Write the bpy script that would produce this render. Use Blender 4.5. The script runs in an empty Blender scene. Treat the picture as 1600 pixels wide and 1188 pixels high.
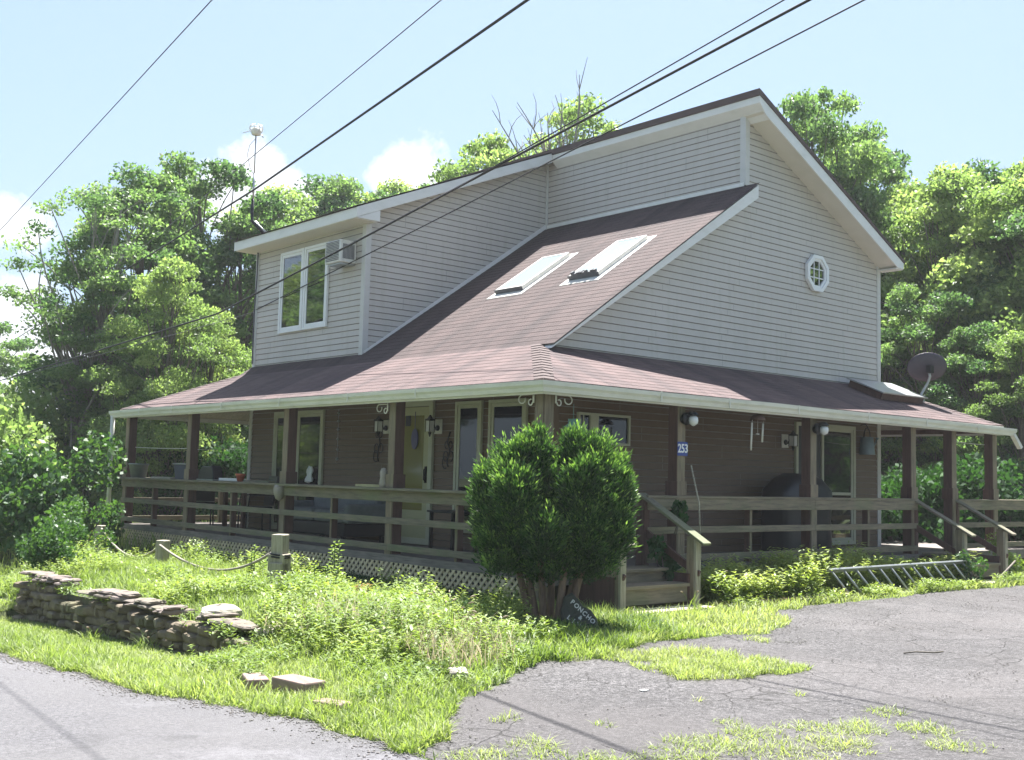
import bpy, math, random
import numpy as np
from mathutils import Vector, Matrix
rng = np.random.default_rng(7)
random.seed(7)
R = math.radians
scene = bpy.context.scene
COL = scene.collection

# ------------------------------------------------------------------ camera
cam_d = bpy.data.cameras.new('camera'); cam = bpy.data.objects.new('camera', cam_d); COL.objects.link(cam)
YAW, PITCH, ROLL, FPX = 0.8565, 0.0853, 0.025, 1775.5
Fv = Vector((math.cos(YAW)*math.cos(PITCH), math.sin(YAW)*math.cos(PITCH), math.sin(PITCH)))
Rv = Vector((math.sin(YAW), -math.cos(YAW), 0)); Uv = Rv.cross(Fv)
R2 = Rv*math.cos(ROLL)+Uv*math.sin(ROLL); U2 = -Rv*math.sin(ROLL)+Uv*math.cos(ROLL)
M = Matrix((R2, U2, -Fv)).transposed().to_4x4(); M.translation = Vector((-10.43, -11.147, 1.07))
cam.matrix_world = M
cam_d.sensor_width = 36; cam_d.sensor_fit = 'HORIZONTAL'; cam_d.lens = FPX/1600*36
cam_d.clip_start = .05; cam_d.clip_end = 3000
scene.camera = cam

# ------------------------------------------------------------------ sky, sun, exposure
SUN_AZ, SUN_EL = 40.0, 66.0            # azimuth counted from +x towards +y
scene.view_settings.view_transform = 'Standard'; scene.view_settings.look = 'None'
scene.view_settings.exposure = 1.95; scene.view_settings.gamma = 1
world = bpy.data.worlds.new('World'); scene.world = world; world.use_nodes = True
CLOUDS = [(0.43, 0.872, 0.233, 0.038), (0.452, 0.858, 0.243, 0.045), (0.476, 0.847, 0.237, 0.031), (0.49, 0.839, 0.236, 0.021), (0.552, 0.795, 0.251, 0.028), (0.564, 0.784, 0.259, 0.035), (0.577, 0.778, 0.25, 0.023), (0.282, 0.939, 0.194, 0.026), (0.294, 0.936, 0.192, 0.023), (0.286, 0.951, 0.116, 0.045), (0.309, 0.945, 0.107, 0.042), (0.297, 0.951, 0.086, 0.049), (0.336, 0.94, 0.067, 0.045), (0.314, 0.948, 0.05, 0.052), (0.257, 0.963, 0.083, 0.07), (0.351, 0.935, 0.047, 0.044), (0.895, 0.433, 0.106, 0.035)]
def build_world():
    nt = world.node_tree; N = nt.nodes; L = nt.links; N.clear()
    out = N.new('ShaderNodeOutputWorld'); bg = N.new('ShaderNodeBackground')
    sky = N.new('ShaderNodeTexSky'); sky.sky_type = 'NISHITA'; sky.sun_disc = False
    sky.sun_elevation = R(SUN_EL); sky.sun_rotation = R(90-SUN_AZ)
    sky.air_density = 1.0; sky.dust_density = 1.6; sky.ozone_density = 1.2
    bg.inputs['Strength'].default_value = 0.057
    # a few small cumulus heads, each at its own bearing and height on the sky
    tc = N.new('ShaderNodeTexCoord'); sep = N.new('ShaderNodeSeparateXYZ'); L.new(tc.outputs['Generated'], sep.inputs[0])
    n = N.new('ShaderNodeTexNoise'); n.inputs['Scale'].default_value = 34; n.inputs['Detail'].default_value = 9
    n.inputs['Roughness'].default_value = .6; L.new(tc.outputs['Generated'], n.inputs['Vector'])
    last = None
    for dx, dy, dz_, rad in CLOUDS:
        v = N.new('ShaderNodeVectorMath'); v.operation = 'DISTANCE'; v.inputs[1].default_value = (dx, dy, dz_); L.new(tc.outputs['Generated'], v.inputs[0])
        q = N.new('ShaderNodeMath'); q.operation = 'DIVIDE'; L.new(v.outputs['Value'], q.inputs[0]); q.inputs[1].default_value = rad*.98
        if last is None: last = q.outputs[0]
        else:
            w = N.new('ShaderNodeMath'); w.operation = 'SMOOTH_MIN'; w.inputs[2].default_value = .25; L.new(last, w.inputs[0]); L.new(q.outputs[0], w.inputs[1]); last = w.outputs[0]
    add = N.new('ShaderNodeMath'); add.operation = 'MULTIPLY_ADD'; L.new(n.outputs[0], add.inputs[0]); add.inputs[1].default_value = 1.9; L.new(last, add.inputs[2])
    ramp = N.new('ShaderNodeValToRGB'); L.new(add.outputs[0], ramp.inputs[0])
    rm = N.new('ShaderNodeMapRange'); rm.inputs['From Min'].default_value = 1.15; rm.inputs['From Max'].default_value = 2.05; L.new(add.outputs[0], rm.inputs[0]); L.new(rm.outputs[0], ramp.inputs[0])
    ramp.color_ramp.elements[0].position = .38; ramp.color_ramp.elements[0].color = (1,1,1,1)
    ramp.color_ramp.elements[1].position = .92; ramp.color_ramp.elements[1].color = (0,0,0,1)
    mix = N.new('ShaderNodeMix'); mix.data_type = 'RGBA'
    L.new(ramp.outputs[0], mix.inputs['Factor']); L.new(sky.outputs[0], mix.inputs['A'])
    mix.inputs['B'].default_value = (5.6, 5.8, 6.1, 1)
    # thin veil that whitens the lower sky
    veil = N.new('ShaderNodeMix'); veil.data_type = 'RGBA'; veil.inputs['B'].default_value = (2.45, 3.4, 4.6, 1)
    vr = N.new('ShaderNodeValToRGB'); L.new(sep.outputs['Z'], vr.inputs[0]); c2 = vr.color_ramp
    c2.elements[0].position = 0.0; c2.elements[0].color = (.75,)*3+(1,); c2.elements[1].position = .75; c2.elements[1].color = (0,0,0,1)
    e = c2.elements.new(.42); e.color = (.55,)*3+(1,)
    L.new(vr.outputs[0], veil.inputs['Factor'])
    L.new(sky.outputs[0], veil.inputs['A']); L.new(veil.outputs['Result'], mix.inputs['A'])
    L.new(mix.outputs['Result'], bg.inputs['Color']); L.new(bg.outputs[0], out.inputs[0])
build_world()
sun_d = bpy.data.lights.new('sun', 'SUN'); sun = bpy.data.objects.new('sun', sun_d); COL.objects.link(sun)
sun_d.energy = 4.8; sun_d.angle = R(.55); sun_d.color = (1, .975, .93)
sd = Vector((math.cos(R(SUN_AZ))*math.cos(R(SUN_EL)), math.sin(R(SUN_AZ))*math.cos(R(SUN_EL)), math.sin(R(SUN_EL))))
sun.rotation_euler = sd.to_track_quat('Z', 'Y').to_euler(); sun.location = (0, 0, 30)

# ------------------------------------------------------------------ helpers
def tag(o, label=None, cat=None, group=None, kind=None):
    if label: o['label'] = label
    if cat: o['category'] = cat
    if group: o['group'] = group
    if kind: o['kind'] = kind
    return o
def thing(name, label, cat, loc=(0,0,0), group=None, rotz=0):
    o = bpy.data.objects.new(name, None); o.empty_display_size = .2; COL.objects.link(o)
    o.location = loc; o.rotation_euler = (0,0,rotz)
    return tag(o, label, cat, group)
class MB:
    def __init__(s): s.v=[]; s.f=[]; s.m=[]; s.mi=0; s.sm=False; s.smooth=[]
    def add(s, vs, fs):
        b=len(s.v); s.v += [tuple(map(float,v)) for v in vs]
        for f in fs: s.f.append([i+b for i in f]); s.m.append(s.mi); s.smooth.append(s.sm)
    def box(s, x0,x1,y0,y1,z0,z1):
        s.add([(x0,y0,z0),(x1,y0,z0),(x1,y1,z0),(x0,y1,z0),(x0,y0,z1),(x1,y0,z1),(x1,y1,z1),(x0,y1,z1)],
              [(0,3,2,1),(4,5,6,7),(0,1,5,4),(1,2,6,5),(2,3,7,6),(3,0,4,7)])
    def beam(s, a, b, w, h, up=(0,0,1)):
        a=Vector(a); b=Vector(b); d=(b-a).normalized(); u=Vector(up)
        sx=d.cross(u).normalized()*(w/2); sz=sx.cross(d).normalized()*(h/2)
        vs=[p+i*sx+j*sz for p in (a,b) for i,j in ((-1,-1),(1,-1),(1,1),(-1,1))]
        s.add(vs,[(0,3,2,1),(4,5,6,7),(0,1,5,4),(1,2,6,5),(2,3,7,6),(3,0,4,7)])
    def tube(s, pts, r, n=8, caps=True):
        pts=[Vector(p) for p in pts]; k=len(pts)
        rs = r if isinstance(r,(list,tuple)) else [r]*k
        ref=Vector((0,0,1)); rings=[]; prev=None
        for i,p in enumerate(pts):
            d=(pts[min(i+1,k-1)]-pts[max(i-1,0)]).normalized()
            if prev is None:
                a=d.cross(ref); 
                if a.length<1e-3: a=d.cross(Vector((1,0,0)))
            else: a=prev-d*prev.dot(d)
            if a.length<1e-6: a=d.cross(Vector((0,1,0)))
            a.normalize(); prev=a; b=d.cross(a)
            rings.append([p+(a*math.cos(2*math.pi*j/n)+b*math.sin(2*math.pi*j/n))*rs[i] for j in range(n)])
        vs=[v for ring in rings for v in ring]; fs=[]
        for i in range(k-1):
            for j in range(n):
                fs.append((i*n+j,i*n+(j+1)%n,(i+1)*n+(j+1)%n,(i+1)*n+j))
        if caps: fs += [tuple(reversed(range(n))), tuple(range((k-1)*n,k*n))]
        o=s.sm; s.sm=True; s.add(vs,fs); s.sm=o
        return s
    def lathe(s, prof, c=(0,0,0), n=20, axis='Z'):
        vs=[];fs=[];k=len(prof)
        for r,z in prof:
            for j in range(n):
                a=2*math.pi*j/n; x,y=r*math.cos(a),r*math.sin(a)
                if axis=='Z': p=(x,y,z)
                elif axis=='Y': p=(x,z,y)
                else: p=(z,x,y)
                vs.append((p[0]+c[0],p[1]+c[1],p[2]+c[2]))
        for i in range(k-1):
            for j in range(n): fs.append((i*n+j,i*n+(j+1)%n,(i+1)*n+(j+1)%n,(i+1)*n+j))
        fs += [tuple(reversed(range(n))), tuple(range((k-1)*n,k*n))]
        o=s.sm; s.sm=True; s.add(vs,fs); s.sm=o
    def prism(s, poly, fn, t0, t1):
        """poly: 2-D outline, fn(a,b,t)->xyz"""
        n=len(poly); vs=[fn(a,b,t0) for a,b in poly]+[fn(a,b,t1) for a,b in poly]
        s.add(vs,[tuple(range(n)),tuple(reversed(range(n,2*n)))]+[(i,i+n,(i+1)%n+n,(i+1)%n) for i in range(n)])
    def build(s, name, mats, parent=None, bevel=0, uv=None):
        me=bpy.data.meshes.new(name); me.from_pydata(s.v,[],s.f)
        if not isinstance(mats,(list,tuple)): mats=[mats]
        for m in mats: me.materials.append(m)
        me.polygons.foreach_set('material_index', s.m); me.polygons.foreach_set('use_smooth', s.smooth); me.update()
        import bmesh
        if uv is None:
            bm=bmesh.new(); bm.from_mesh(me); bmesh.ops.recalc_face_normals(bm, faces=bm.faces); bm.to_mesh(me); bm.free()
        o=bpy.data.objects.new(name,me); COL.objects.link(o)
        if parent is not None: o.parent=parent
        if bevel:
            b=o.modifiers.new('bevel','BEVEL'); b.width=bevel; b.segments=2; b.limit_method='ANGLE'
        return o
def np_mesh(name, V, Fq, mats, tint=None, parent=None, mi=None, smooth=False):
    """V (n,3), Fq (m,k) equal-sided faces, tint per vertex"""
    me=bpy.data.meshes.new(name); k=Fq.shape[1]
    me.vertices.add(len(V)); me.vertices.foreach_set('co', np.ascontiguousarray(V,dtype=np.float32).ravel())
    me.loops.add(Fq.size); me.loops.foreach_set('vertex_index', Fq.astype(np.int32).ravel())
    me.polygons.add(len(Fq)); me.polygons.foreach_set('loop_start', np.arange(0,Fq.size,k,dtype=np.int32))
    me.polygons.foreach_set('loop_total', np.full(len(Fq),k,dtype=np.int32))
    if not isinstance(mats,(list,tuple)): mats=[mats]
    for m in mats: me.materials.append(m)
    if mi is not None: me.polygons.foreach_set('material_index', mi.astype(np.int32))
    if smooth: me.polygons.foreach_set('use_smooth', np.ones(len(Fq),dtype=bool))
    if tint is not None:
        a=me.attributes.new('tint','FLOAT','POINT'); a.data.foreach_set('value', tint.astype(np.float32))
    me.update(calc_edges=True); me.validate()
    o=bpy.data.objects.new(name,me); COL.objects.link(o)
    if parent is not None: o.parent=parent
    return o
def copy_tree(o, parent=None):
    c=o.copy(); COL.objects.link(c)
    if parent is not None: c.parent=parent
    for ch in list(o.children): copy_tree(ch,c)
    return c

# ------------------------------------------------------------------ materials
MAT={}
class NT:
    def __init__(s,name):
        m=bpy.data.materials.new(name); m.use_nodes=True; s.m=m; s.N=m.node_tree.nodes; s.L=m.node_tree.links
        s.N.clear(); s.out=s.N.new('ShaderNodeOutputMaterial'); s.b=s.N.new('ShaderNodeBsdfPrincipled'); s.L.new(s.b.outputs[0],s.out.inputs[0])
        MAT[name]=m
    def n(s,t,**k):
        x=s.N.new('ShaderNode'+t)
        for a,v in k.items():
            if a in x.inputs: x.inputs[a].default_value=v
            else: setattr(x,a,v)
        return x
    def co(s,kind='Object',scale=(1,1,1),rot=(0,0,0)):
        t=s.n('TexCoord'); m=s.n('Mapping'); m.inputs['Scale'].default_value=scale; m.inputs['Rotation'].default_value=rot
        s.L.new(t.outputs[kind],m.inputs[0]); return m.outputs[0]
    def noise(s,vec,scale,detail=4,rough=.55):
        x=s.n('TexNoise'); x.inputs['Scale'].default_value=scale; x.inputs['Detail'].default_value=detail; x.inputs['Roughness'].default_value=rough
        s.L.new(vec,x.inputs['Vector']); return x.outputs[0]
    def ramp(s,fac,stops):
        r=s.n('ValToRGB'); s.L.new(fac,r.inputs[0]); c=r.color_ramp
        while len(c.elements)<len(stops): c.elements.new(.5)
        for e,(p,col) in zip(c.elements,stops): e.position=p; e.color=tuple(col)+(1,) if len(col)==3 else col
        return r.outputs[0]
    def mix(s,f,a,b,blend='MIX'):
        x=s.n('Mix',data_type='RGBA',blend_type=blend)
        for key,val in (('Factor',f),('A',a),('B',b)):
            if hasattr(val,'is_linked'): s.L.new(val,x.inputs[key])
            else: x.inputs[key].default_value = val if key=='Factor' else tuple(val)+(1,)
        return x.outputs['Result']
    def math(s,op,a,b=0):
        x=s.n('Math',operation=op)
        for i,val in enumerate((a,b)):
            if hasattr(val,'is_linked'): s.L.new(val,x.inputs[i])
            else: x.inputs[i].default_value=val
        return x.outputs[0]
    def bump(s,h,strength=.3,dist=.01):
        x=s.n('Bump'); x.inputs['Strength'].default_value=strength; x.inputs['Distance'].default_value=dist
        s.L.new(h,x.inputs['Height']); s.L.new(x.outputs[0],s.b.inputs['Normal'])
    def set(s,col=None,rough=None,metal=None,**k):
        for key,val in (('Base Color',col),('Roughness',rough),('Metallic',metal)):
            if val is None: continue
            if hasattr(val,'is_linked'): s.L.new(val,s.b.inputs[key])
            else: s.b.inputs[key].default_value= tuple(val)+(1,) if key=='Base Color' else val
        for a,v in k.items(): s.b.inputs[a.replace('_',' ')].default_value=v
        return s.m
def simple(name,c,rough=.6,metal=0,var=.12,scale=9,bump=.1):
    t=NT(name); co=t.co(); n=t.noise(co,scale,5); n2=t.noise(co,scale*9,3)
    d=[x*(1-var) for x in c]; l=[min(1,x*(1+var)) for x in c]
    t.set(t.ramp(n,[(.3,d),(.7,l)]),rough,metal)
    if bump: t.bump(n2,bump,.004)
    return t.m
def siding(name,c):
    t=NT(name); co=t.co(); n=t.noise(co,.9,4); st=t.noise(t.co(scale=(9,9,.7)),1.2,4); fine=t.noise(t.co(scale=(4,4,40)),3,3)
    a=t.mix(t.math('MULTIPLY',t.ramp(n,[(.35,(0,0,0)),(.75,(1,1,1))]),.6),c,[x*.84 for x in c])
    a=t.mix(t.math('MULTIPLY',t.ramp(st,[(.50,(0,0,0)),(.75,(1,1,1))]),.5),a,[x*y for x,y in zip(c,(.78,.8,.72))])
    t.set(a,.55); t.bump(fine,.08,.003)
siding('siding',(.545,.505,.465)); siding('siding_tan',(.155,.102,.066)); simple('siding_shadow_gap',(.27,.255,.24),.8,bump=0)  # lap undersides tinted dark to paint their shadow line; joints share it
def algae_siding():
    pass
def trim(name,c,dirt=.25,rough=.45):
    t=NT(name); n=t.noise(t.co(scale=(2,2,5)),1.5,6); a=t.mix(t.math('MULTIPLY',t.ramp(n,[(.45,(0,0,0)),(.75,(1,1,1))]),dirt),c,(.28,.30,.20))
    t.set(a,rough)
trim('white_trim',(.74,.73,.71),.15); trim('gutter_white',(.70,.69,.61),.3); trim('cream_frame',(.50,.50,.38),.25); trim('door_yellow',(.45,.44,.26),.3)
trim('corner_trim',(.56,.55,.53),.15); trim('soffit',(.66,.62,.54),.1); trim('window_white',(.78,.79,.80),.08)
def shingle(name,g1):
    t=NT(name); uv=t.n('UVMap').outputs[0]
    br=t.n('TexBrick'); br.offset=.5; br.inputs['Scale'].default_value=1; br.inputs['Brick Width'].default_value=.24; br.inputs['Row Height'].default_value=.14
    br.inputs['Mortar Size'].default_value=.003; br.inputs['Mortar Smooth'].default_value=.3; br.inputs['Bias'].default_value=0
    br.inputs['Color1'].default_value=(.068*g1,.040*g1,.040*g1,1); br.inputs['Color2'].default_value=(.116*g1,.072*g1,.070*g1,1); br.inputs['Mortar'].default_value=(.10,.075,.07,1)
    t.L.new(uv,br.inputs['Vector'])
    co=t.co(); g=t.noise(co,190,3,.7); big=t.noise(co,.55,4); st=t.n('Mapping'); st.inputs['Scale'].default_value=(2.2,.25,1); t.L.new(uv,st.inputs[0])
    stn=t.noise(st.outputs[0],1,4)
    c=t.mix(t.math('MULTIPLY',t.ramp(g,[(.35,(0,0,0)),(.7,(1,1,1))]),.5),br.outputs[0],(.18*g1,.135*g1,.13*g1))
    c=t.mix(t.math('MULTIPLY',t.ramp(stn,[(.44,(0,0,0)),(.62,(1,1,1))]),.65),c,(.04*g1,.030*g1,.033*g1))
    c=t.mix(t.math('MULTIPLY',t.ramp(big,[(.4,(0,0,0)),(.75,(1,1,1))]),.35),c,(.17*g1,.115*g1,.108*g1))
    t.set(c,.92); t.bump(g,.5,.006)
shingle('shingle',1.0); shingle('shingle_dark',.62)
def wood(name,c,c2,algae=.3,rough=.8,ax='y'):
    t=NT(name); sc={'y':(14,1.2,14),'x':(1.2,14,14),'z':(14,14,1.2)}[ax]
    g=t.noise(t.co(scale=sc),2.4,6,.65); n=t.noise(t.co(),2.2,5); al=t.noise(t.co(),1.3,5,.6); f=t.noise(t.co(),60,3)
    a=t.ramp(g,[(.28,c2),(.5,c),(.75,[min(1,x*1.35) for x in c])])
    a=t.mix(t.math('MULTIPLY',t.ramp(n,[(.4,(0,0,0)),(.7,(1,1,1))]),.5),a,[x*.62 for x in c])
    a=t.mix(t.math('MULTIPLY',t.ramp(al,[(.48,(0,0,0)),(.68,(1,1,1))]),algae),a,(.13,.19,.07))
    t.set(a,rough); t.bump(g,.5,.004)
wood('wood_y',(.185,.165,.115),(.085,.078,.058),.5,ax='y'); wood('wood_x',(.215,.18,.12),(.10,.085,.062),.3,ax='x'); wood('wood_z',(.225,.18,.12),(.105,.088,.062),.25,ax='z')
wood('wood_pale',(.42,.39,.31),(.25,.22,.17),.08,ax='x'); wood('wood_sunlit_end',(.38,.33,.22),(.2,.16,.1),.2,ax='z')
wood('stain_red',(.105,.055,.045),(.05,.028,.026),.05,ax='z'); wood('deck_wood',(.21,.185,.165),(.1,.09,.08),.05,ax='y')
wood('lattice_wood',(.66,.56,.37),(.44,.36,.23),.1,ax='z'); wood('post_pale',(.37,.335,.25),(.19,.165,.12),.3,ax='z')
wood('bark',(.13,.11,.09),(.05,.043,.036),.15,ax='z'); wood('bark_pale',(.24,.22,.19),(.1,.09,.08),.05,ax='z'); wood('cedar_bark',(.20,.135,.10),(.08,.05,.04),.05,ax='z')
simple('black_metal',(.015,.015,.017),.45,.3); simple('black_plastic',(.02,.02,.026),.4); simple('grey_metal',(.42,.43,.44),.38,.8); simple('white_metal',(.72,.70,.64),.4)
simple('blue_can',(.20,.27,.32),.45,.3); simple('number_blue',(.02,.05,.26),.35,var=.03); simple('number_white',(.8,.8,.8),.4,var=.02)
simple('terracotta',(.42,.13,.05),.8); simple('grey_bucket',(.20,.23,.22),.5); simple('navy_tub',(.035,.045,.09),.4); simple('dish_back',(.055,.045,.06),.5)
simple('cable_black',(.012,.012,.013),.6,bump=0); simple('cable_grey',(.10,.10,.11),.6,bump=0); simple('rope',(.30,.27,.22),.9,bump=.3)
simple('cushion',(.17,.19,.20),.9); simple('yellow_plank',(.5,.45,.22),.7); simple('orange_plastic',(.45,.10,.04),.5); simple('verdigris',(.18,.34,.29),.6)
simple('ladder_metal',(.36,.37,.36),.4,.55); simple('red_foot',(.35,.05,.04),.6); simple('plaque_violet',(.10,.09,.2),.5); simple('brick_red',(.25,.18,.155),.9,scale=14)
simple('concrete',(.26,.235,.20),.9,scale=12,bump=.4); simple('mulch',(.12,.09,.07),.95,scale=20,bump=.8); simple('ac_white',(.66,.65,.62),.45); simple('ac_grille',(.16,.16,.17),.5)
simple('letter_white',(.62,.61,.56),.7,var=.05); simple('clay_edge',(.30,.17,.12),.9,scale=12,bump=.5)
def glass(name,c,rough=.03,spec=.5):
    t=NT(name); n=t.noise(t.co(),1.3,2); t.set(c,rough,0); t.b.inputs['Specular IOR Level'].default_value=spec; t.b.inputs['Coat Weight'].default_value=1 if name=='pane_dark' else .4; t.b.inputs['IOR'].default_value=1.9 if name=='pane_dark' else 1.5; t.b.inputs['Coat Roughness'].default_value=.02
    t.bump(n,.06,.02)
glass('pane_dark',(.012,.014,.018)); glass('pane_porch',(.010,.012,.016),.05,.35); glass('pane_gold_reflection',(.22,.20,.06),.08); glass('skylight_dome',(.36,.44,.45),.12,.6); glass('lamp_glass',(.7,.7,.7),.08)  # door pane's gold base colour paints in a reflection
def stone(name,cols,scale=5):
    t=NT(name); co=t.co(); oi=t.n('ObjectInfo'); n=t.noise(co,scale,7,.62); f=t.noise(co,scale*9,5,.6); mo=t.noise(co,1.7,5); isl=t.n('NewGeometry').outputs['Random Per Island']
    a=t.ramp(n,[(.25,cols[0]),(.5,cols[1]),(.75,cols[2])])
    a=t.mix(t.math('MULTIPLY',isl,.55),a,cols[3]); a=t.mix(t.math('MULTIPLY',t.ramp(mo,[(.5,(0,0,0)),(.7,(1,1,1))]),.55),a,(.11,.125,.06))
    t.set(a,.9); t.bump(f,.7,.012)
stone('wall_stone',[(.085,.066,.045),(.19,.155,.11),(.31,.255,.19),(.12,.09,.06)]); stone('cap_stone',[(.12,.095,.085),(.20,.165,.145),(.29,.25,.22),(.15,.115,.10)])
stone('dark_rock',[(.045,.045,.035),(.075,.075,.055),(.11,.11,.08),(.06,.06,.05)]); stone('pale_rock',[(.24,.21,.17),(.36,.33,.28),(.46,.43,.37),(.33,.29,.24)])
def asphalt(name,base,agg,dark,crack=1,tintc=None):
    t=NT(name); co=t.co(); f=t.noise(co,120,4,.75); f2=t.noise(co,38,4,.7); big=t.noise(co,.5,5,.6); mid=t.noise(co,3.1,5,.65)
    sp=t.noise(co,34,3,.8); f3=t.math('ADD',t.math('MULTIPLY',f,.5),t.math('MULTIPLY',sp,.5))
    a=t.ramp(f3,[(.42,dark),(.5,base),(.60,agg)])
    a=t.mix(t.math('MULTIPLY',t.ramp(mid,[(.4,(0,0,0)),(.7,(1,1,1))]),.35),a,[x*.75 for x in base])
    a=t.mix(t.math('MULTIPLY',t.ramp(big,[(.4,(0,0,0)),(.65,(1,1,1))]),.6),a,tintc or [x*1.2 for x in base])
    v=t.n('TexVoronoi',feature='DISTANCE_TO_EDGE'); v.inputs['Scale'].default_value=1.6
    w=t.mix(.12,co,t.n('TexNoise').outputs[1]) 
    wn=t.n('TexNoise'); wn.inputs['Scale'].default_value=5; wn.inputs['Detail'].default_value=5; t.L.new(co,wn.inputs['Vector'])
    wm=t.mix(.14,co,wn.outputs[1],'ADD'); t.L.new(wm,v.inputs['Vector'])
    cm=t.ramp(v.outputs[0],[(.0,(1,1,1)),(.012,(0,0,0))]); gate=t.ramp(t.noise(co,.9,3),[(.42,(0,0,0)),(.55,(1,1,1))])
    ck=t.math('MULTIPLY',t.math('MULTIPLY',cm,gate),crack)
    pv=t.n('TexVoronoi',feature='F1'); pv.inputs['Scale'].default_value=.42; pv.inputs['Randomness'].default_value=1; t.L.new(wm,pv.inputs['Vector'])
    sep_=t.n('SeparateColor'); t.L.new(pv.outputs['Color'],sep_.inputs[0])
    a=t.mix(t.math('MULTIPLY',t.ramp(sep_.outputs[0],[(.45,(0,0,0)),(.55,(1,1,1))]),.22),a,[x*.45 for x in base])
    st=t.ramp(t.noise(co,1.1,6,.7),[(.60,(0,0,0)),(.68,(1,1,1))]); a=t.mix(t.math('MULTIPLY',st,.45),a,[x*.45 for x in base])
    du=t.ramp(t.noise(co,.8,7,.72),[(.56,(0,0,0)),(.68,(1,1,1))]); a=t.mix(t.math('MULTIPLY',du,.30),a,[min(1,x*2.3) for x in base])
    pits=t.ramp(t.noise(co,55,2,.5),[(.66,(0,0,0)),(.72,(1,1,1))])
    a=t.mix(t.math('MULTIPLY',pits,.5*crack),a,(.03,.028,.028)); a=t.mix(ck,a,(.03,.028,.026))
    t.set(a,.93); t.bump(t.math('SUBTRACT',t.math('ADD',f2,f),t.math('MULTIPLY',ck,2)),.8,.012)
asphalt('driveway_asphalt',(.074,.070,.072),(.22,.21,.215),(.022,.021,.023),.9,(.118,.108,.108)); asphalt('road_asphalt',(.125,.122,.131),(.21,.206,.216),(.06,.058,.064),.0,(.152,.147,.150))
def soil():
    t=NT('soil'); co=t.co(); f=t.noise(co,30,6,.7); b=t.noise(co,1.3,5,.6)
    a=t.ramp(f,[(.3,(.05,.04,.025)),(.55,(.10,.085,.05)),(.8,(.17,.145,.09))]); a=t.mix(t.ramp(b,[(.3,(.25,.25,.25)),(.6,(.95,.95,.95))]),a,(.075,.115,.03))
    t.set(a,.95); t.bump(f,.8,.03)
soil()
def leafmat(name,dark,mid,light,trans=.5,tr_col=None,rough=.5):
    t=NT(name); at=t.n('Attribute',attribute_name='tint'); oi=t.n('ObjectInfo'); 
    f=t.math('ADD',at.outputs['Fac'],t.math('MULTIPLY',t.math('SUBTRACT',oi.outputs['Random'],.5),.25))
    c=t.ramp(f,[(.0,dark),(.5,mid),(1.0,light)]); t.set(c,rough); t.b.inputs['Specular IOR Level'].default_value=.35
    tr=t.n('BsdfTranslucent'); sc=t.mix(1.0,c,tr_col or (1.5,1.45,.6),'MULTIPLY'); t.L.new(sc,tr.inputs[0])
    mx=t.n('MixShader'); mx.inputs[0].default_value=trans; t.L.new(t.b.outputs[0],mx.inputs[1]); t.L.new(tr.outputs[0],mx.inputs[2]); t.L.new(mx.outputs[0],t.out.inputs[0])
leafmat('leaf_tree',(.055,.11,.055),(.125,.20,.085),(.25,.33,.14),.52,(1.25,1.45,.8))
leafmat('leaf_bright',(.11,.165,.065),(.21,.29,.11),(.36,.42,.18),.55,(1.25,1.4,.8))
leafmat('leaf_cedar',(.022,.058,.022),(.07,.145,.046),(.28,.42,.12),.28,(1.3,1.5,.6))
leafmat('leaf_bush',(.03,.075,.03),(.06,.13,.045),(.13,.22,.07),.35,(1.5,1.6,.6),.5)
leafmat('leaf_weed',(.085,.145,.04),(.19,.275,.08),(.36,.42,.19),.45,(1.5,1.5,.55))
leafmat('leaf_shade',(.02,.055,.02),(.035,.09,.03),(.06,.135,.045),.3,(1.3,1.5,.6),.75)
leafmat('grass_blade',(.13,.195,.055),(.235,.31,.095),(.42,.45,.23),.47,(1.2,1.3,.6))
leafmat('dry_seed',(.36,.30,.22),(.48,.42,.32),(.62,.58,.46),.4,(1.2,1.15,1))
leafmat('dry_leaf',(.22,.13,.06),(.34,.20,.09),(.45,.28,.14),.4,(1.2,1.1,.8))

# ------------------------------------------------------------------ terrain
def sstep(t): t=np.clip(t,0,1); return t*t*(3-2*t)
def terrain(x,y):
    x=np.asarray(x,float); y=np.asarray(y,float)
    b=-.5-.042*np.clip(y+5,0,25)
    yard=-.46+.15*sstep((y+4.6)/2.8)*sstep((x+5.6)/.7)*(1-.55*sstep((x+5)/3.5))
    yard=np.where(x>-.5,np.maximum(yard,-.46+.0*x),yard)
    wy=1-sstep((y-4.2)/6.0)
    lev=yard*wy+b*(1-wy)
    lev=np.where(x>-1.8, yard*(1-sstep((y-14)/20))+b*sstep((y-14)/20), lev*(1-sstep((x+3)/1.2))+ (yard*(1-sstep((y-14)/20))+b*sstep((y-14)/20))*sstep((x+3)/1.2))
    hard=(y>-1.9)&(y<4.0)
    s=np.where(hard,(x>-5.45).astype(float),sstep((x+6.55)/1.3))
    s=np.where(y>4.0,sstep((x+6.5)/2.5),s)
    return b*(1-s)+lev*s
def gaxis(lo,hi,step,far):
    a=list(np.arange(lo,hi+1e-6,step)); g=step; x=a[-1]
    while x<far: g*=1.35; x+=g; a.append(x)
    g=step; x=a[0]
    while x>-far: g*=1.35; x-=g; a.insert(0,x)
    return np.array(a)
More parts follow.
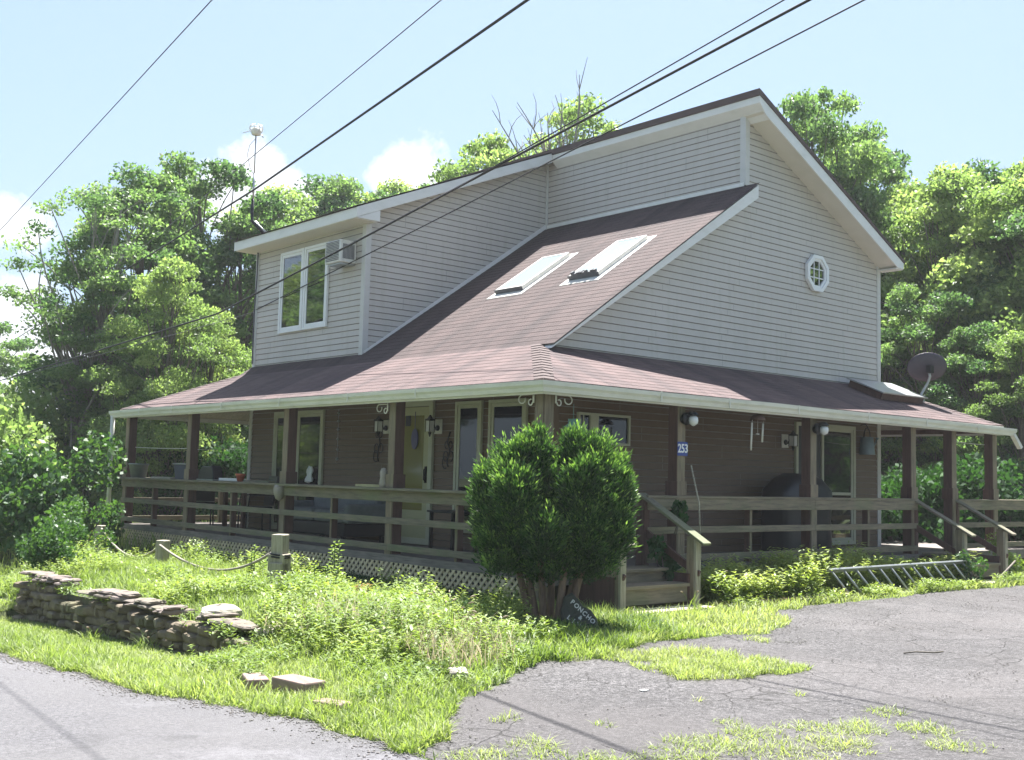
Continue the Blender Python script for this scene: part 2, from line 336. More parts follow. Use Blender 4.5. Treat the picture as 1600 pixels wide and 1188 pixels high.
def sheet(name,xs,ys,dz,mat,mask=None):
    X,Y=np.meshgrid(xs,ys,indexing='ij'); Z=terrain(X,Y)+dz; nx,ny=X.shape
    V=np.stack([X,Y,Z],-1).reshape(-1,3); I=np.arange(nx*ny).reshape(nx,ny)
    Fq=np.stack([I[:-1,:-1],I[1:,:-1],I[1:,1:],I[:-1,1:]],-1)
    if mask is not None:
        cx=(X[:-1,:-1]+X[1:,1:])/2; cy=(Y[:-1,:-1]+Y[1:,1:])/2; Fq=Fq[mask(cx,cy)]
    Fq=Fq.reshape(-1,4); used=np.unique(Fq); rm=np.full(len(V),-1); rm[used]=np.arange(len(used))
    return np_mesh(name,V[used],rm[Fq],mat,smooth=True)
YS=gaxis(-14,16,.2,700)
xs=gaxis(-14,14,.2,700); xs=np.sort(np.append(xs,[-5.46,-5.44]))
tag(sheet('ground',xs,np.sort(np.append(YS,[-1.91,-1.89,3.99,4.01])),0,MAT['soil']),kind='structure')
def vnoise(x,y,s,seed=0):
    """cheap value noise, vectorised"""
    x=x/s+seed*17.3; y=y/s+seed*5.7; xi=np.floor(x).astype(int); yi=np.floor(y).astype(int); fx=sstep(x-xi); fy=sstep(y-yi)
    def h(a,b):
        n=(a*374761393+b*668265263+seed*1442695)&0x7fffffff; n=((n^(n>>13))*1274126177)&0x7fffffff; return (n&0xffff)/65535.
    return (h(xi,yi)*(1-fx)+h(xi+1,yi)*fx)*(1-fy)+(h(xi,yi+1)*(1-fx)+h(xi+1,yi+1)*fx)*fy
def in_poly(x,y,poly):
    x=np.asarray(x); y=np.asarray(y); c=np.zeros(x.shape,bool); n=len(poly)
    for i in range(n):
        x0,y0=poly[i]; x1,y1=poly[(i+1)%n]
        if y0==y1: continue
        c^=((y0>y)!=(y1>y))&(x<(x1-x0)*(y-y0)/(y1-y0)+x0)
    return c
ROAD_X=-6.85
def road_edge(y): return ROAD_X+.32*sstep((-y-2.5)/3.5)+.10*(vnoise(y,y*0,.9,3)-.5)+.12*(vnoise(y,y*0,.22,4)-.5)+np.where(y<-5.5,-.15*(-y-5.5),0)*0
rx=np.concatenate([np.arange(-14.4,-7.2,.6),np.arange(-7.2,-6.2,.05)])
ry=np.unique(np.concatenate([np.arange(-14,8,.08),YS[(YS<-14)|(YS>8)]]))
tag(sheet('road',rx,ry[(ry>-300)&(ry<400)],.010,MAT['road_asphalt'],lambda x,y: x<road_edge(y)),kind='structure')
DRIVE=[(-6.9,-6.3),(-6.3,-5.75),(-5.46,-4.96),(-4.77,-4.64),(-4.5,-4.42),(-3.85,-4.15),(-3.28,-4.22),(-2.56,-3.84),(-1.99,-3.85),(-0.59,-4.01),(0.3,-3.7),(0.5,-3.13),(2.02,-2.88),(2.5,-2.91),(5.54,-2.81),(8.15,-3.0),(14,-3.4),(14,-14),(-6.9,-14)]
STRIP=[(-2.61,-3.8),(-1.99,-3.92),(-0.59,-4.05),(0.3,-3.98),(0.55,-3.13),(0.53,-2.07),(-1.1,-2.23)]
PATCH=[(-3.25,-4.1),(-2.7,-4.15),(-2.21,-4.41),(-2.16,-5.54),(-2.93,-5.64),(-3.6,-5.31),(-3.48,-4.87)]
def drive_mask(x,y):
    jx=.16*(vnoise(x,y,.35,5)-.5)+.08*(vnoise(x,y,.1,6)-.5); jy=.16*(vnoise(x,y,.35,8)-.5)+.08*(vnoise(x,y,.1,9)-.5)
    return in_poly(x+jx,y+jy,DRIVE)
tag(sheet('driveway',np.concatenate([np.arange(-6.95,1.5,.05),np.arange(1.5,14.1,.1)]),np.concatenate([np.arange(-14,-6.5,.15),np.arange(-6.5,-2.4,.05)]),.004,MAT['driveway_asphalt'],drive_mask),kind='structure')

# ------------------------------------------------------------------ house
XB,Z1,GX0,GY0,ZG=-.303,2.83,-1.684,-1.614,2.178
LX,LY,XE,YE=8.036,8.43,9.45,10.55
XC,YD,ZCL=4.09,4.70,5.82
S1=(ZCL-Z1)/(XC-XB)
def clip(poly,ax,val,keep_ge):
    out=[]; n=len(poly)
    for i in range(n):
        p,q=poly[i],poly[(i+1)%n]; a=p[ax]-val; b=q[ax]-val
        if not keep_ge: a,b=-a,-b
        if a>=0: out.append(p)
        if (a>0 and b<0) or (a<0 and b>0):
            t=a/(a-b); r=[p[0]+t*(q[0]-p[0]),p[1]+t*(q[1]-p[1])]; r[ax]=val; out.append(tuple(r))
    return out
def point_in(x,y,poly):
    c=False
    for i in range(len(poly)):
        (x0,y0),(x1,y1)=poly[i],poly[(i+1)%len(poly)]
        if (y0>y)!=(y1>y) and x<(x1-x0)*(y-y0)/(y1-y0)+x0: c=not c
    return c
def lap(mb,uvs,poly,O,S,T,N,course,lip,base=.002,butt=0):
    O,S,T,N=map(Vector,(O,S,T,N)); t=min(p[1] for p in poly); t1=max(p[1] for p in poly); t=math.floor(t/course)*course
    while t<t1-1e-6:
        b=t+course; c=clip(clip(poly,1,t,True),1,b,False)
        if len(c)>=3:
            c2=[]
            for p in c:
                if not c2 or abs(p[0]-c2[-1][0])+abs(p[1]-c2[-1][1])>1e-6: c2.append(p)
            if abs(c2[0][0]-c2[-1][0])+abs(c2[0][1]-c2[-1][1])<1e-6: c2.pop()
            if len(c2)>=3:
                tb=max(t,min(p[1] for p in c2))
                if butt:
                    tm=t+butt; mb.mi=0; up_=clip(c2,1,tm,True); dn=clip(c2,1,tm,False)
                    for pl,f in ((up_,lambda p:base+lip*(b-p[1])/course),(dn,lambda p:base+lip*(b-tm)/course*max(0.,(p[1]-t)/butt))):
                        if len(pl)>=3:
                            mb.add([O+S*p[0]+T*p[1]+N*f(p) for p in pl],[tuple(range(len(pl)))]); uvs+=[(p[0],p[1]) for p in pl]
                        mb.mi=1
                    mb.mi=1; row=int(round(t/course)); s_=min(p[0] for p in c2)+.35+((row//2)*1.37)%3.2
                    while s_<max(p[0] for p in c2)-.35 and t>min(p[1] for p in poly)+.05 and b<max(p[1] for p in poly)-.15:
                        if point_in(s_,t+.05,poly): 
                            mb.add([O+S*(s_+q_[0])+T*(t+q_[1])+N*(base+lip+.003) for q_ in ((-.003,.012),(.003,.012),(.003,course*.9),(-.003,course*.9))],[(0,1,2,3)]); uvs+=[(s_,t)]*4
                        s_+=3.2
                    mb.mi=0; t=b; continue
                mb.add([O+S*p[0]+T*p[1]+N*(base+lip*(b-p[1])/course) for p in c2],[tuple(range(len(c2)))]); uvs+=[(p[0],p[1]) for p in c2]
                lo=[p for p in c2 if abs(p[1]-tb)<1e-6]
                if len(lo)>=2:
                    a0=min(lo); a1=max(lo); k=base+lip*(b-tb)/course
                    mb.add([O+S*a0[0]+T*tb+N*k,O+S*a1[0]+T*tb+N*k,O+S*a1[0]+T*tb+N*(base-.001),O+S*a0[0]+T*tb+N*(base-.001)],[(0,1,2,3)]); uvs+=[(a0[0],tb),(a1[0],tb),(a1[0],tb-.003),(a0[0],tb-.003)]
        t=b
def lapobj(name,parts,mat,parent,course,lip,base=.002):
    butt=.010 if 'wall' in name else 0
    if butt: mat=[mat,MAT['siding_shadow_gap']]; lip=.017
    mb=MB(); uvs=[]
    for a in parts: lap(mb,uvs,*a,course,lip,base,butt)
    o=mb.build(name,mat,parent); me=o.data; ul=me.uv_layers.new(name='UVMap'); uvs=np.array(uvs,dtype=np.float32)
    li=np.empty(len(me.loops),dtype=np.int32); me.loops.foreach_get('vertex_index',li); ul.data.foreach_set('uv',uvs[li].ravel())
    return o
house=thing('house','two storey house with pale siding, mauve shingle roofs, skylights and a deep wraparound porch','house',(0,0,0))
# walls ------------------------------------------------
Zv=(0,0,1)
gable=[(0,2.6),(LX,2.6),(LX,5.14),(XC,7.04),(XC,ZCL-.08),(0,2.97)]
lapobj('side_wall',[([(0,0),(LX,0),(LX,2.6),(0,2.6)],(0,0,0),(1,0,0),Zv,(0,-1,0))],MAT['siding_tan'],house,.102,.013)
lapobj('gable_wall',[(gable,(0,0,0),(1,0,0),Zv,(0,-1,0))],MAT['siding'],house,.102,.013)
lapobj('front_wall',[([(0,0),(LY,0),(LY,2.95),(0,2.95)],(0,0,0),(0,1,0),Zv,(-1,0,0))],MAT['siding_tan'],house,.102,.013)
lapobj('upper_front_wall',[([(YD,2.96),(LY,2.96),(LY,5.30),(YD,5.30)],(0,0,0),(0,1,0),Zv,(-1,0,0))],MAT['siding'],house,.102,.013,.004)
lapobj('side_wall',[([(0,3.0),(XC,ZCL-.03),(XC,7.13),(0,5.42)],(0,YD,0),(1,0,0),Zv,(0,-1,0))],MAT['siding'],house,.102,.013)
lapobj('clerestory_wall',[([(0,5.7),(YD,5.7),(YD,7.1),(0,7.1)],(XC,0,0),(0,1,0),Zv,(-1,0,0))],MAT['siding'],house,.102,.013)
lapobj('rear_wall',[([(0,0),(LY,0),(LY,5.1),(0,5.1)],(LX,0,0),(0,1,0),Zv,(1,0,0))],MAT['siding'],house,.102,.013)
lapobj('end_wall',[([(0,0),(LX,0),(LX,5.14),(XC,7.04),(0,5.3)],(0,LY,0),(1,0,0),Zv,(0,1,0))],MAT['siding'],house,.102,.013)
def cboard(x,y,z0,z1,sx,sy,w=.085,mat='corner_trim'):
    """corner board folded round the corner (x,y), w wide towards +sx and +sy"""
    t=.026; L_=[(x-sx*t,y-sy*t),(x+sx*w,y-sy*t),(x+sx*w,y-sy*.003),(x-sx*.003,y-sy*.003),(x-sx*.003,y+sy*w),(x-sx*t,y+sy*w)]
    m=MB(); m.prism(L_,lambda a,b,c:(a,b,c),z0,z1); m.build('corner_board',MAT[mat],house,.003)
cboard(LX,0,0,5.13,-1,1); cboard(0,LY,0,2.85,1,-1); cboard(0,LY,2.96,5.26,1,-1); cboard(0,YD,3.03,5.27,1,1); cboard(XC,0,5.84,7.06,1,1); cboard(LX,LY,0,5.1,-1,-1)
cboard(0,0,0,2.7,1,1,.07,'siding_tan')
m=MB(); m.box(XC-.05,XC-.012,YD-.05,YD-.012,5.8,7.08); m.build('corner_board',MAT['corner_trim'],house,.003)
m=MB()   # flashing strips where roof meets siding
m.beam((0.02,YD-.03,3.03+.035),(XC-.05,YD-.03,ZCL+.04),.02,.07); m.beam((XC-.03,.0,ZCL+.03),(XC-.03,YD-.05,ZCL+.03),.02,.06)
m.build('flashing',MAT['white_trim'],house)
# roofs ------------------------------------------------
def unit(v): return Vector(v).normalized()
T1=unit((1,0,S1)); N1=unit((-S1,0,1)); L1=math.hypot(XC-XB,ZCL-Z1)
L0=L1*(-XB)/(XC-XB)
f1=([(-.30,0),(YD,0),(YD,L1),(-.30,L1)],(XB,0,Z1),(0,1,0),T1,N1)
f1b=([(YD,0),(LY+.02,0),(LY+.02,L0),(YD,L0)],(XB,0,Z1),(0,1,0),T1,N1)
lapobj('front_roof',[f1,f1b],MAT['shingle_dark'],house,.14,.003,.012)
m=MB(); yo=-.27
def slab(poly,y0,y1): m.prism(poly,lambda a,b,t:(a,t,b),y0,y1)
slab([(XB,Z1-.02),(XC,ZCL-.02),(XC,ZCL-.235),(XB-.02,Z1-.055)],yo,-.012)
m.build('rake_board',MAT['white_trim'],house,.003)
m=MB(); slab([(XB+.02,Z1+.0),(XC,ZCL-.0),(XC,ZCL-.10),(XB+.02,Z1-.10)],0.0,YD); m.build('roof_deck',MAT['deck_wood'],house)
# porch roof: front, right and both end slopes
sf=(Z1-ZG)/(XB-GX0); Tf=unit((1,0,sf)); Nf=unit((-sf,0,1)); Lf=math.hypot(XB-GX0,Z1-ZG)
e=.02
pf=([(GY0-e,0),(YE+e,0),(LY,Lf),(0,Lf)],(GX0,0,ZG),(0,1,0),Tf,Nf)
sr=(Z1-ZG)/(-GY0); Tr=unit((0,1,sr)); Nr=unit((0,-sr,1)); Lr=math.hypot(GY0,Z1-ZG)
pr=([(GX0-e,0),(XE+e,0),(LX,Lr),(XB,Lr)],(0,GY0,ZG),(1,0,0),Tr,Nr)
se=(Z1-ZG)/(XE-LX); Te=unit((-1,0,se)); Ne=unit((se,0,1)); Le=math.hypot(XE-LX,Z1-ZG)
pe=([(GY0-e,0),(YE,0),(LY,Le),(0,Le)],(XE,0,ZG),(0,1,0),Te,Ne)
sl=(Z1-ZG)/(YE-LY); Tl=unit((0,-1,sl)); Nl=unit((0,sl,1)); Ll=math.hypot(YE-LY,Z1-ZG)
pl_=([(GX0,0),(XE,0),(LX,Ll),(XB,Ll)],(0,YE,ZG),(1,0,0),Tl,Nl)
lapobj('porch_roof',[pf,pr,pe,pl_],MAT['shingle'],house,.14,.003,.016)
m=MB()   # shingle caps on the porch hips and breaks
for a,b,u1,u2 in (((GX0,GY0,ZG),(XB,0,Z1),(0,1,0),(1,0,0)),((XE,GY0,ZG),(LX,0,Z1),(0,1,0),(-1,0,0)),((GX0,YE,ZG),(XB,LY,Z1),(0,-1,0),(1,0,0))):
    a=Vector(a);b=Vector(b);k=int((b-a).length/.15)
    for i in range(k):
        p=a.lerp(b,i/k);q=a.lerp(b,(i+1.)/k); l0=Vector((0,0,.034)); l1=Vector((0,0,.024))
        for u in (Vector(u1)*.17,Vector(u2)*.17): m.add([p+l0,q+l1,q+u+l1-Vector((0,0,.006)),p+u+l0-Vector((0,0,.006)),p,p+u],[(0,1,2,3),(0,3,5,4)])
    m.build('hip_cap',MAT['shingle'],house); m=MB()
m=MB()   # ceiling under the porch roof
def off(p,d): return (p[0],p[1],p[2]-d)
C0=(GX0+.02,GY0+.02,ZG);C1=(GX0+.02,YE-.02,ZG);C2=(XE-.02,YE-.02,ZG);C3=(XE-.02,GY0+.02,ZG)
W0=(0.0,0.0,Z1+.09);W1=(0.0,LY,Z1+.09);W2=(LX,LY,Z1);W3=(LX,0.0,Z1)
for q in ((C0,C1,W1,W0),(C3,C0,W0,W3),(C2,C3,W3,W2),(C1,C2,W2,W1)):
    q2=[off(p,.075) for p in q]; n=4
    m.add([*q2],[(0,1,2,3)])
m.build('porch_ceiling',MAT['deck_wood'],house)
m=MB()   # eave edge board (dark drip edge) all round
for (x0,x1,y0,y1) in ((GX0-.005,GX0+.02,GY0-.005,YE+.005),(GX0+.02,XE+.005,GY0-.005,GY0+.02),(XE-.02,XE+.005,GY0+.02,YE+.005),(GX0+.02,XE-.02,YE-.02,YE+.005)):
    m.box(x0,x1,y0,y1,ZG-.15,ZG+.006)
m.build('fascia_board',MAT['white_trim'],house)
prof=[(.008,-.004),(.008,-.128),(.072,-.128),(.088,-.082),(.112,-.052),(.118,-.012),(.118,-.004),(.108,-.004),(.104,-.05),(.070,-.118),(.016,-.118),(.016,-.004)]
def gutter_run(rings,m):
    n=len(prof); m.add([r(d,z) for r in rings for d,z in prof],[(i*n+j,i*n+(j+1)%n,(i+1)*n+(j+1)%n,(i+1)*n+j) for i in range(len(rings)-1) for j in range(n)]+[tuple(range(n)),tuple(reversed(range((len(rings)-1)*n,len(rings)*n)))])
m=MB(); wob=[(YE+.30,-.012),(8.6,.004),(7.2,-.006),(5.3,.004),(3.4,-.003),(1.6,.004),(0.2,0)]
rings=[(lambda d,z,y=y,w=w:(GX0-d,y,ZG+z+w)) for y,w in wob]+[lambda d,z:(GX0-d,GY0-d,ZG+z)]+[(lambda d,z,x=x,w=w:(x,GY0-d,ZG+z+w)) for x,w in ((0.4,-.004),(2.6,.004),(4.4,-.005),(6.4,-.002),(8.2,-.010),(XE+.28,-.02))]
gutter_run(rings,m); gut=m.build('gutter',MAT['gutter_white'],house)
m=MB()
for y in (9.4,8.0,6.1,4.2,2.3,.7): m=MB(); m.box(GX0-.121,GX0-.112,y-.010,y+.010,ZG-.125,ZG+.002); m.build('gutter_strap',MAT['gutter_white'],gut)
for x in (.2,1.55,3.1,4.9,6.6,8.3): m=MB(); m.box(x-.010,x+.010,GY0-.121,GY0-.112,ZG-.125,ZG+.002); m.build('gutter_strap',MAT['gutter_white'],gut)
m=MB(); m.tube([(GX0-.06,YE+.22,ZG-.10),(GX0-.06,YE+.22,ZG-.6),(GX0-.05,YE+.22,-.5)],.045,8); m.build('downspout',MAT['gutter_white'],house)
m=MB(); m.beam((XE+.22,GY0-.06,ZG-.12),(XE+.42,GY0-.10,ZG-.36),.085,.06); m.build('gutter_spout',MAT['gutter_white'],house)
# dormer roof and main roof
dz=lambda x:5.44+.4158*(x+.4)
m=MB(); slab([(-.40,5.255),(-.40,5.425),(3.93,dz(3.93)-.015),(3.93,dz(3.93)-.2)],4.40,8.66)
m.build('dormer_fascia',MAT['white_trim'],house,.004)
m=MB(); m.box(-.385,.02,4.50,8.60,5.246,5.262); pass; m.build('dormer_soffit',MAT['soffit'],house)
Td=unit((1,0,.4158)); Nd=unit((-.4158,0,1))
lapobj('dormer_roof',[([(4.385,0),(8.68,0),(8.68,4.75),(4.385,4.75)],(-.43,0,dz(-.43)),(0,1,0),Td,Nd)],MAT['shingle'],house,.14,.008,.004)
mz=lambda x:7.19-.485*(x-3.93)
m=MB(); slab([(3.93,7.075),(3.93,7.19),(8.22,mz(8.22)),(8.22,mz(8.22)-.11),(8.03,mz(8.03)-.20),(4.1,mz(4.1)-.20)],-.40,-.375)
slab([(3.93,7.075),(3.93,7.188),(4.2,mz(4.2)-.002),(4.2,mz(4.2)-.2)],-.375,4.42)
slab([(8.0,mz(8.0)-.13),(8.0,mz(8.0)-.002),(8.218,mz(8.218)-.002),(8.218,mz(8.218)-.11)],-.375,8.66)
m.build('roof_fascia',MAT['white_trim'],house,.004)
m=MB(); slab([(4.05,mz(4.05)-.17),(4.05,mz(4.05)-.155),(8.1,mz(8.1)-.155),(8.1,mz(8.1)-.17)],-.38,.0); m.build('rake_soffit',MAT['soffit'],house)
m=MB(); m.box(8.0,8.215,-.38,.02,mz(8.2)-.135,mz(8.2)-.112); m.build('eave_return',MAT['white_trim'],house)
m=MB(); slab([(3.905,7.192),(3.905,7.298),(8.25,mz(8.25)+.05),(8.25,mz(8.25)+.01),(3.97,mz(3.97)+.004)],-.415,8.68); m.build('main_roof',MAT['shingle'],house)
m=MB(); slab([(XC+.02,mz(XC+.02)-.16),(XC+.02,mz(XC+.02)-.01),(8.0,mz(8.0)-.01),(8.0,mz(8.0)-.16)],.02,8.42); m.build('roof_deck',MAT['deck_wood'],house)
m=MB(); m.tube([(6.2,3.9,6.0),(6.2,3.9,7.55)],.04,8); m.build('vent_pipe',MAT['white_metal'],house)
m=MB(); slab([(-.385,5.252),(.06,5.252),(.06,dz(.06)-.19),(-.385,dz(-.385)-.19)],4.405,4.67); m.build('dormer_return',MAT['white_trim'],house)
# windows, doors ----------------------------------------
def fr(plane,at=0):
    return (lambda a,z,n:(at-n,a,z)) if plane=='x' else (lambda a,z,n:(a,at-n,z))
def pbox(m,F,a0,a1,z0,z1,n0,n1):
    p=[F(a,z,n) for n in (n0,n1) for a,z in ((a0,z0),(a1,z0),(a1,z1),(a0,z1))]
    m.add(p,[(0,3,2,1),(4,5,6,7),(0,1,5,4),(1,2,6,5),(2,3,7,6),(3,0,4,7)])
def ring(m,F,a0,a1,z0,z1,w,n0,n1,wb=None):
    wb=wb or w
    pbox(m,F,a0,a0+w,z0,z1,n0,n1); pbox(m,F,a1-w,a1,z0,z1,n0,n1); pbox(m,F,a0+w,a1-w,z1-w,z1,n0,n1); pbox(m,F,a0+w,a1-w,z0,z0+wb,n0,n1)
def window(name,F,a0,a1,z0,z1,nsash,mat,pane,w=.055,parent=house,n=.045,skip=()):
    m=MB(); ring(m,F,a0,a1,z0,z1,w,.0,n); wi=(a1-a0-2*w)/nsash
    for i in range(nsash):
        b0=a0+w+i*wi; ring(m,F,b0+.003,b0+wi-.003,z0+w+.003,z1-w-.003,.05,.0,n-.014)
    o=m.build(name,mat,parent,.003)
    for i in range(nsash):
        b0=a0+w+i*wi; p=MB(); pbox(p,F,b0+.05,b0+wi-.05,z0+w+.05,z1-w-.05,.002,.020); q=p.build('pane',pane,o)
    return o
FX=fr('x',-.018); FY=fr('y',-.018)
wn=window('window',FX,6.62,7.46,3.60,5.10,1,MAT['window_white'],MAT['pane_dark'],.05)
window('window',FX,5.80,6.60,3.60,5.10,1,MAT['window_white'],MAT['pane_dark'],.05)
window('sliding_door',FX,5.75,7.45,.03,2.15,2,MAT['cream_frame'],MAT['pane_porch'],.06)
window('tall_window',FX,1.47,2.08,.25,2.16,1,MAT['cream_frame'],MAT['pane_porch'],.05)
window('tall_window',FX,.50,1.31,.25,2.16,1,MAT['cream_frame'],MAT['pane_porch'],.05)
m=MB(); ring(m,FX,2.62,3.66,.02,2.21,.09,0,.05); dr=m.build('front_door',MAT['cream_frame'],house,.003)
m=MB(); ring(m,FX,2.72,3.56,.03,2.11,.13,0,.03,.5); m.build('door_leaf',MAT['door_yellow'],dr,.003)
m=MB(); pbox(m,FX,2.85,3.43,.53,1.98,.004,.02); m.build('pane',MAT['pane_gold_reflection'],dr)
m=MB(); pbox(m,FX,2.745,2.785,.95,1.2,.03,.05); m.tube([(-.05,2.765,1.18),(-.09,2.765,1.15),(-.09,2.765,1.0),(-.05,2.765,.97)],.012,6); m.build('handle',MAT['black_metal'],dr)
m=MB(); ring(m,FY,.40,1.43,1.55,1.98,.035,0,.05); pbox(m,FY,.63,.79,1.585,1.945,0,.045); pbox(m,FY,.50,.525,1.585,1.945,0,.03); sw=m.build('small_window',MAT['cream_frame'],house,.003)
m=MB(); pbox(m,FY,.435,.63,1.585,1.945,.002,.02); pbox(m,FY,.79,1.395,1.585,1.945,.002,.02); m.build('pane',MAT['pane_porch'],sw)
m=MB(); ring(m,FY,5.42,7.18,.06,2.10,.06,0,.05); ring(m,FY,6.18,7.12,.12,2.04,.055,0,.035); pbox(m,FY,6.235,7.065,.90,.95,0,.03); sd2=m.build('sliding_door',MAT['cream_frame'],house,.003)
m=MB(); pbox(m,FY,6.235,7.065,.175,.90,.002,.02); pbox(m,FY,6.235,7.065,.95,1.985,.002,.02); m.build('pane',MAT['pane_dark'],sd2)
m=MB(); pbox(m,FY,5.48,6.17,.12,2.04,.002,.012); m.build('dark_opening',MAT['black_plastic'],sd2)  # black sheet paints the dark of the open door half
# octagon window
def ngon(cx,cz,rx,rz,n=8,ph=math.pi/8): return [(cx+rx*math.cos(ph+2*math.pi*i/n),cz+rz*math.sin(ph+2*math.pi*i/n)) for i in range(n)]
m=MB(); o_=ngon(6.03,4.665,.335,.335); i_=ngon(6.03,4.665,.225,.225); mid=ngon(6.03,4.665,.27,.27); n=8
vs=[FY(a,z,.0) for a,z in o_]+[FY(a,z,.06) for a,z in o_]+[FY(a,z,.06) for a,z in mid]+[FY(a,z,.035) for a,z in mid]+[FY(a,z,.035) for a,z in i_]+[FY(a,z,0) for a,z in i_]
m.add(vs,[(k*n+j,k*n+(j+1)%n,(k+1)*n+(j+1)%n,(k+1)*n+j) for k in range(5) for j in range(n)])
ow=m.build('octagon_window',MAT['window_white'],house)
m=MB(); m.prism(i_,lambda a,z,t:FY(a,z,t),.002,.012); m.build('pane',MAT['pane_dark'],ow)
m=MB()
for k in (-.075,.075): pbox(m,FY,6.03+k-.008,6.03+k+.008,4.46,4.87,.012,.022); pbox(m,FY,5.83,6.23,4.665+k-.008,4.665+k+.008,.012,.0215)
m.build('muntin',MAT['window_white'],ow)
# skylights
def skylight(y0,y1,x0,x1,dome,broken):
    k0=(x0-XB)/T1.x; k1=(x1-XB)/T1.x
    Fn=lambda a,z,n: tuple(Vector((XB,0,Z1))+Vector((0,1,0))*a+T1*z+N1*n)
    m=MB(); pbox(m,Fn,y0-.10,y1+.10,k0-.16,k1+.10,.0,.022); ring(m,Fn,y0,y1,k0,k1,.045,.02,.09); 
    o=m.build('skylight',MAT['white_metal'],house,.004)
    m=MB(); pbox(m,Fn,y0+.04,y1-.04,k0+.04,k1-.04,.07,.082); m.build('pane',dome,o)
    m=MB(); pbox(m,Fn,y0-.005,y1+.005,k0-.012,k0-.001,.02,.095)
    if broken:
        r=random.Random(3)
        for i in range(9):
            a=y0+.03+i*(y1-y0-.1)/9; pbox(m,Fn,a,a+.05,k0-.01,k0+.02+r.random()*.05,.092,.11+r.random()*.04)
    m.build('front_flashing',MAT['cable_grey'],o)
skylight(2.36,3.02,1.48,2.52,MAT['skylight_dome'],False)
skylight(.72,1.36,1.55,2.62,MAT['skylight_dome'],True)
# low boxed skylight on the right porch slope
Fq_=lambda a,z,n: tuple(Vector((0,GY0,ZG))+Vector((1,0,0))*a+Tr*z+Nr*n)
m=MB(); pbox(m,Fq_,6.75,8.10,.88,1.55,.02,.14); hb=m.build('roof_hatch',MAT['stain_red'],house,.004)
m=MB(); pbox(m,Fq_,6.70,8.15,.84,1.60,.14,.165); m.build('hatch_lid',MAT['grey_metal'],hb,.004)
# deck -------------------------------------------------
m=MB()
xk=-1.53
w=.138
y=-1.53
# boards run along y on the front, along x on the side
k=xk
while k<-.01: m.box(k,min(k+w-.006,0),-1.53,10.6,-.035,0.0); k+=w
k=-1.53
while k<-.01: m.box(0.0,13.2,k,min(k+w-.006,0),-.035,-.001); k+=w
k=0.0
while k<5.4: m.box(LX,13.2,k,k+w-.006,-.035,-.001); k+=w
k=LY
while k<10.5: m.box(0,LX,k,k+w-.006,-.035,-.001); k+=w
m.build('deck',MAT['deck_wood'],house)
m=MB(); m.box(-1.56,-1.53,-1.50,10.6,-.10,.0); m.box(-1.56,13.2,-1.56,-1.531,-.16,.0); m.build('deck_rim',MAT['deck_wood'],house)
# posts
PO=[('F',-1.46,y) for y in (1.56,4.41,7.78,10.50)]+[('R',x,-1.39) for x in (.885,3.83,6.63,7.95,9.40)]
m=MB(); h=.075
def post(kind,x,y,z0=-.45,z1=2.2):
    m=MB(); m.mi=1; m.box(x-h,x+h,y-h,y+h,z0,z1); m.box(x-h-.022,x+h+.022,y-h-.022,y+h+.022,.89,1.07)
    m.mi=0
    if kind in 'FC': m.box(x-h-.024,x-h-.001,y-h+.004,y+h-.004,z0,.889); m.box(x-h-.012,x-h-.001,y-h+.002,y+h-.002,1.071,z1); m.box(x-h-.03,x-h-.0225,y-h-.018,y+h+.018,.888,1.072)
    if kind in 'RC': m.box(x-h+.004,x+h-.004,y-h-.024,y-h-.001,z0,.889); m.box(x-h+.002,x+h-.002,y-h-.012,y-h-.001,1.071,z1); m.box(x-h-.018,x+h+.018,y-h-.03,y-h-.0225,.888,1.072)
    return m.build('porch_post',[MAT['wood_z'],MAT['stain_red']],house,.004)
post('C',-1.46,-1.39)
for k_,x,y in PO: post(k_,x,y)
for x,y in ((9.40,1.6),(9.40,5.2),(1.5,10.5),(4.6,10.5)): post('F' if x>9 else 'R',x,y)
m=MB(); m.box(-1.52,-1.40,-1.45,10.55,2.065,2.20); m.box(-1.399,9.46,-1.45,-1.33,2.065,2.20); m.box(9.34,9.46,-1.329,10.4,2.065,2.2); m.build('porch_beam',MAT['stain_red'],house)
# railing: boards on the outside, cap on top
def rail_y(x,y0,y1,out=-1):
    o=x+out*.085; a,b=sorted((o,o+out*.035)); ms=MAT['wood_y']
    m=MB(); m.box(min(x-.06,b-.12),max(x+.06,a+.12) if out>0 else x+.07,y0,y1,.852,.886); m.build('rail_cap',ms,house,.004)
    for z0,z1 in ((.705,.850),(.405,.492),(.05,.137)):
        m=MB(); m.box(a,b,y0,y1,z0,z1); m.build('rail_board',ms,house,.004)
def rail_x(y,x0,x1,out=-1,z=0,mat='wood_x'):
    o=y+out*.085; a,b=sorted((o,o+out*.035)); ms=MAT[mat]
    m=MB(); m.box(x0,x1,b-.17 if out<0 else a-.02,b+.03 if out<0 else b,.852+z,.886+z) if False else m.box(x0,x1,y+out*.13 if out<0 else y-.07,y+.07 if out<0 else y+.13,.852+z,.886+z); m.build('rail_cap',ms,house,.004)
    for z0,z1 in ((.705,.850),(.405,.492),(.05,.137)):
        m=MB(); m.box(x0,x1,a,b,z0+z,z1+z); m.build('rail_board',ms,house,.004)
for y0,y1 in ((-1.36,1.55),(1.555,4.405),(4.41,7.775),(7.78,10.58)): rail_y(-1.46,y0,y1)
for x0,x1 in ((.22,3.825),(3.83,6.70)): rail_x(-1.39,x0,x1)
rail_x(-1.39,8.02,13.1)
rail_x(10.5,-1.4,9.3,1); rail_x(5.45,8.1,13.1,1,0,'wood_pale'); rail_y(13.1,-1.3,5.4,1)
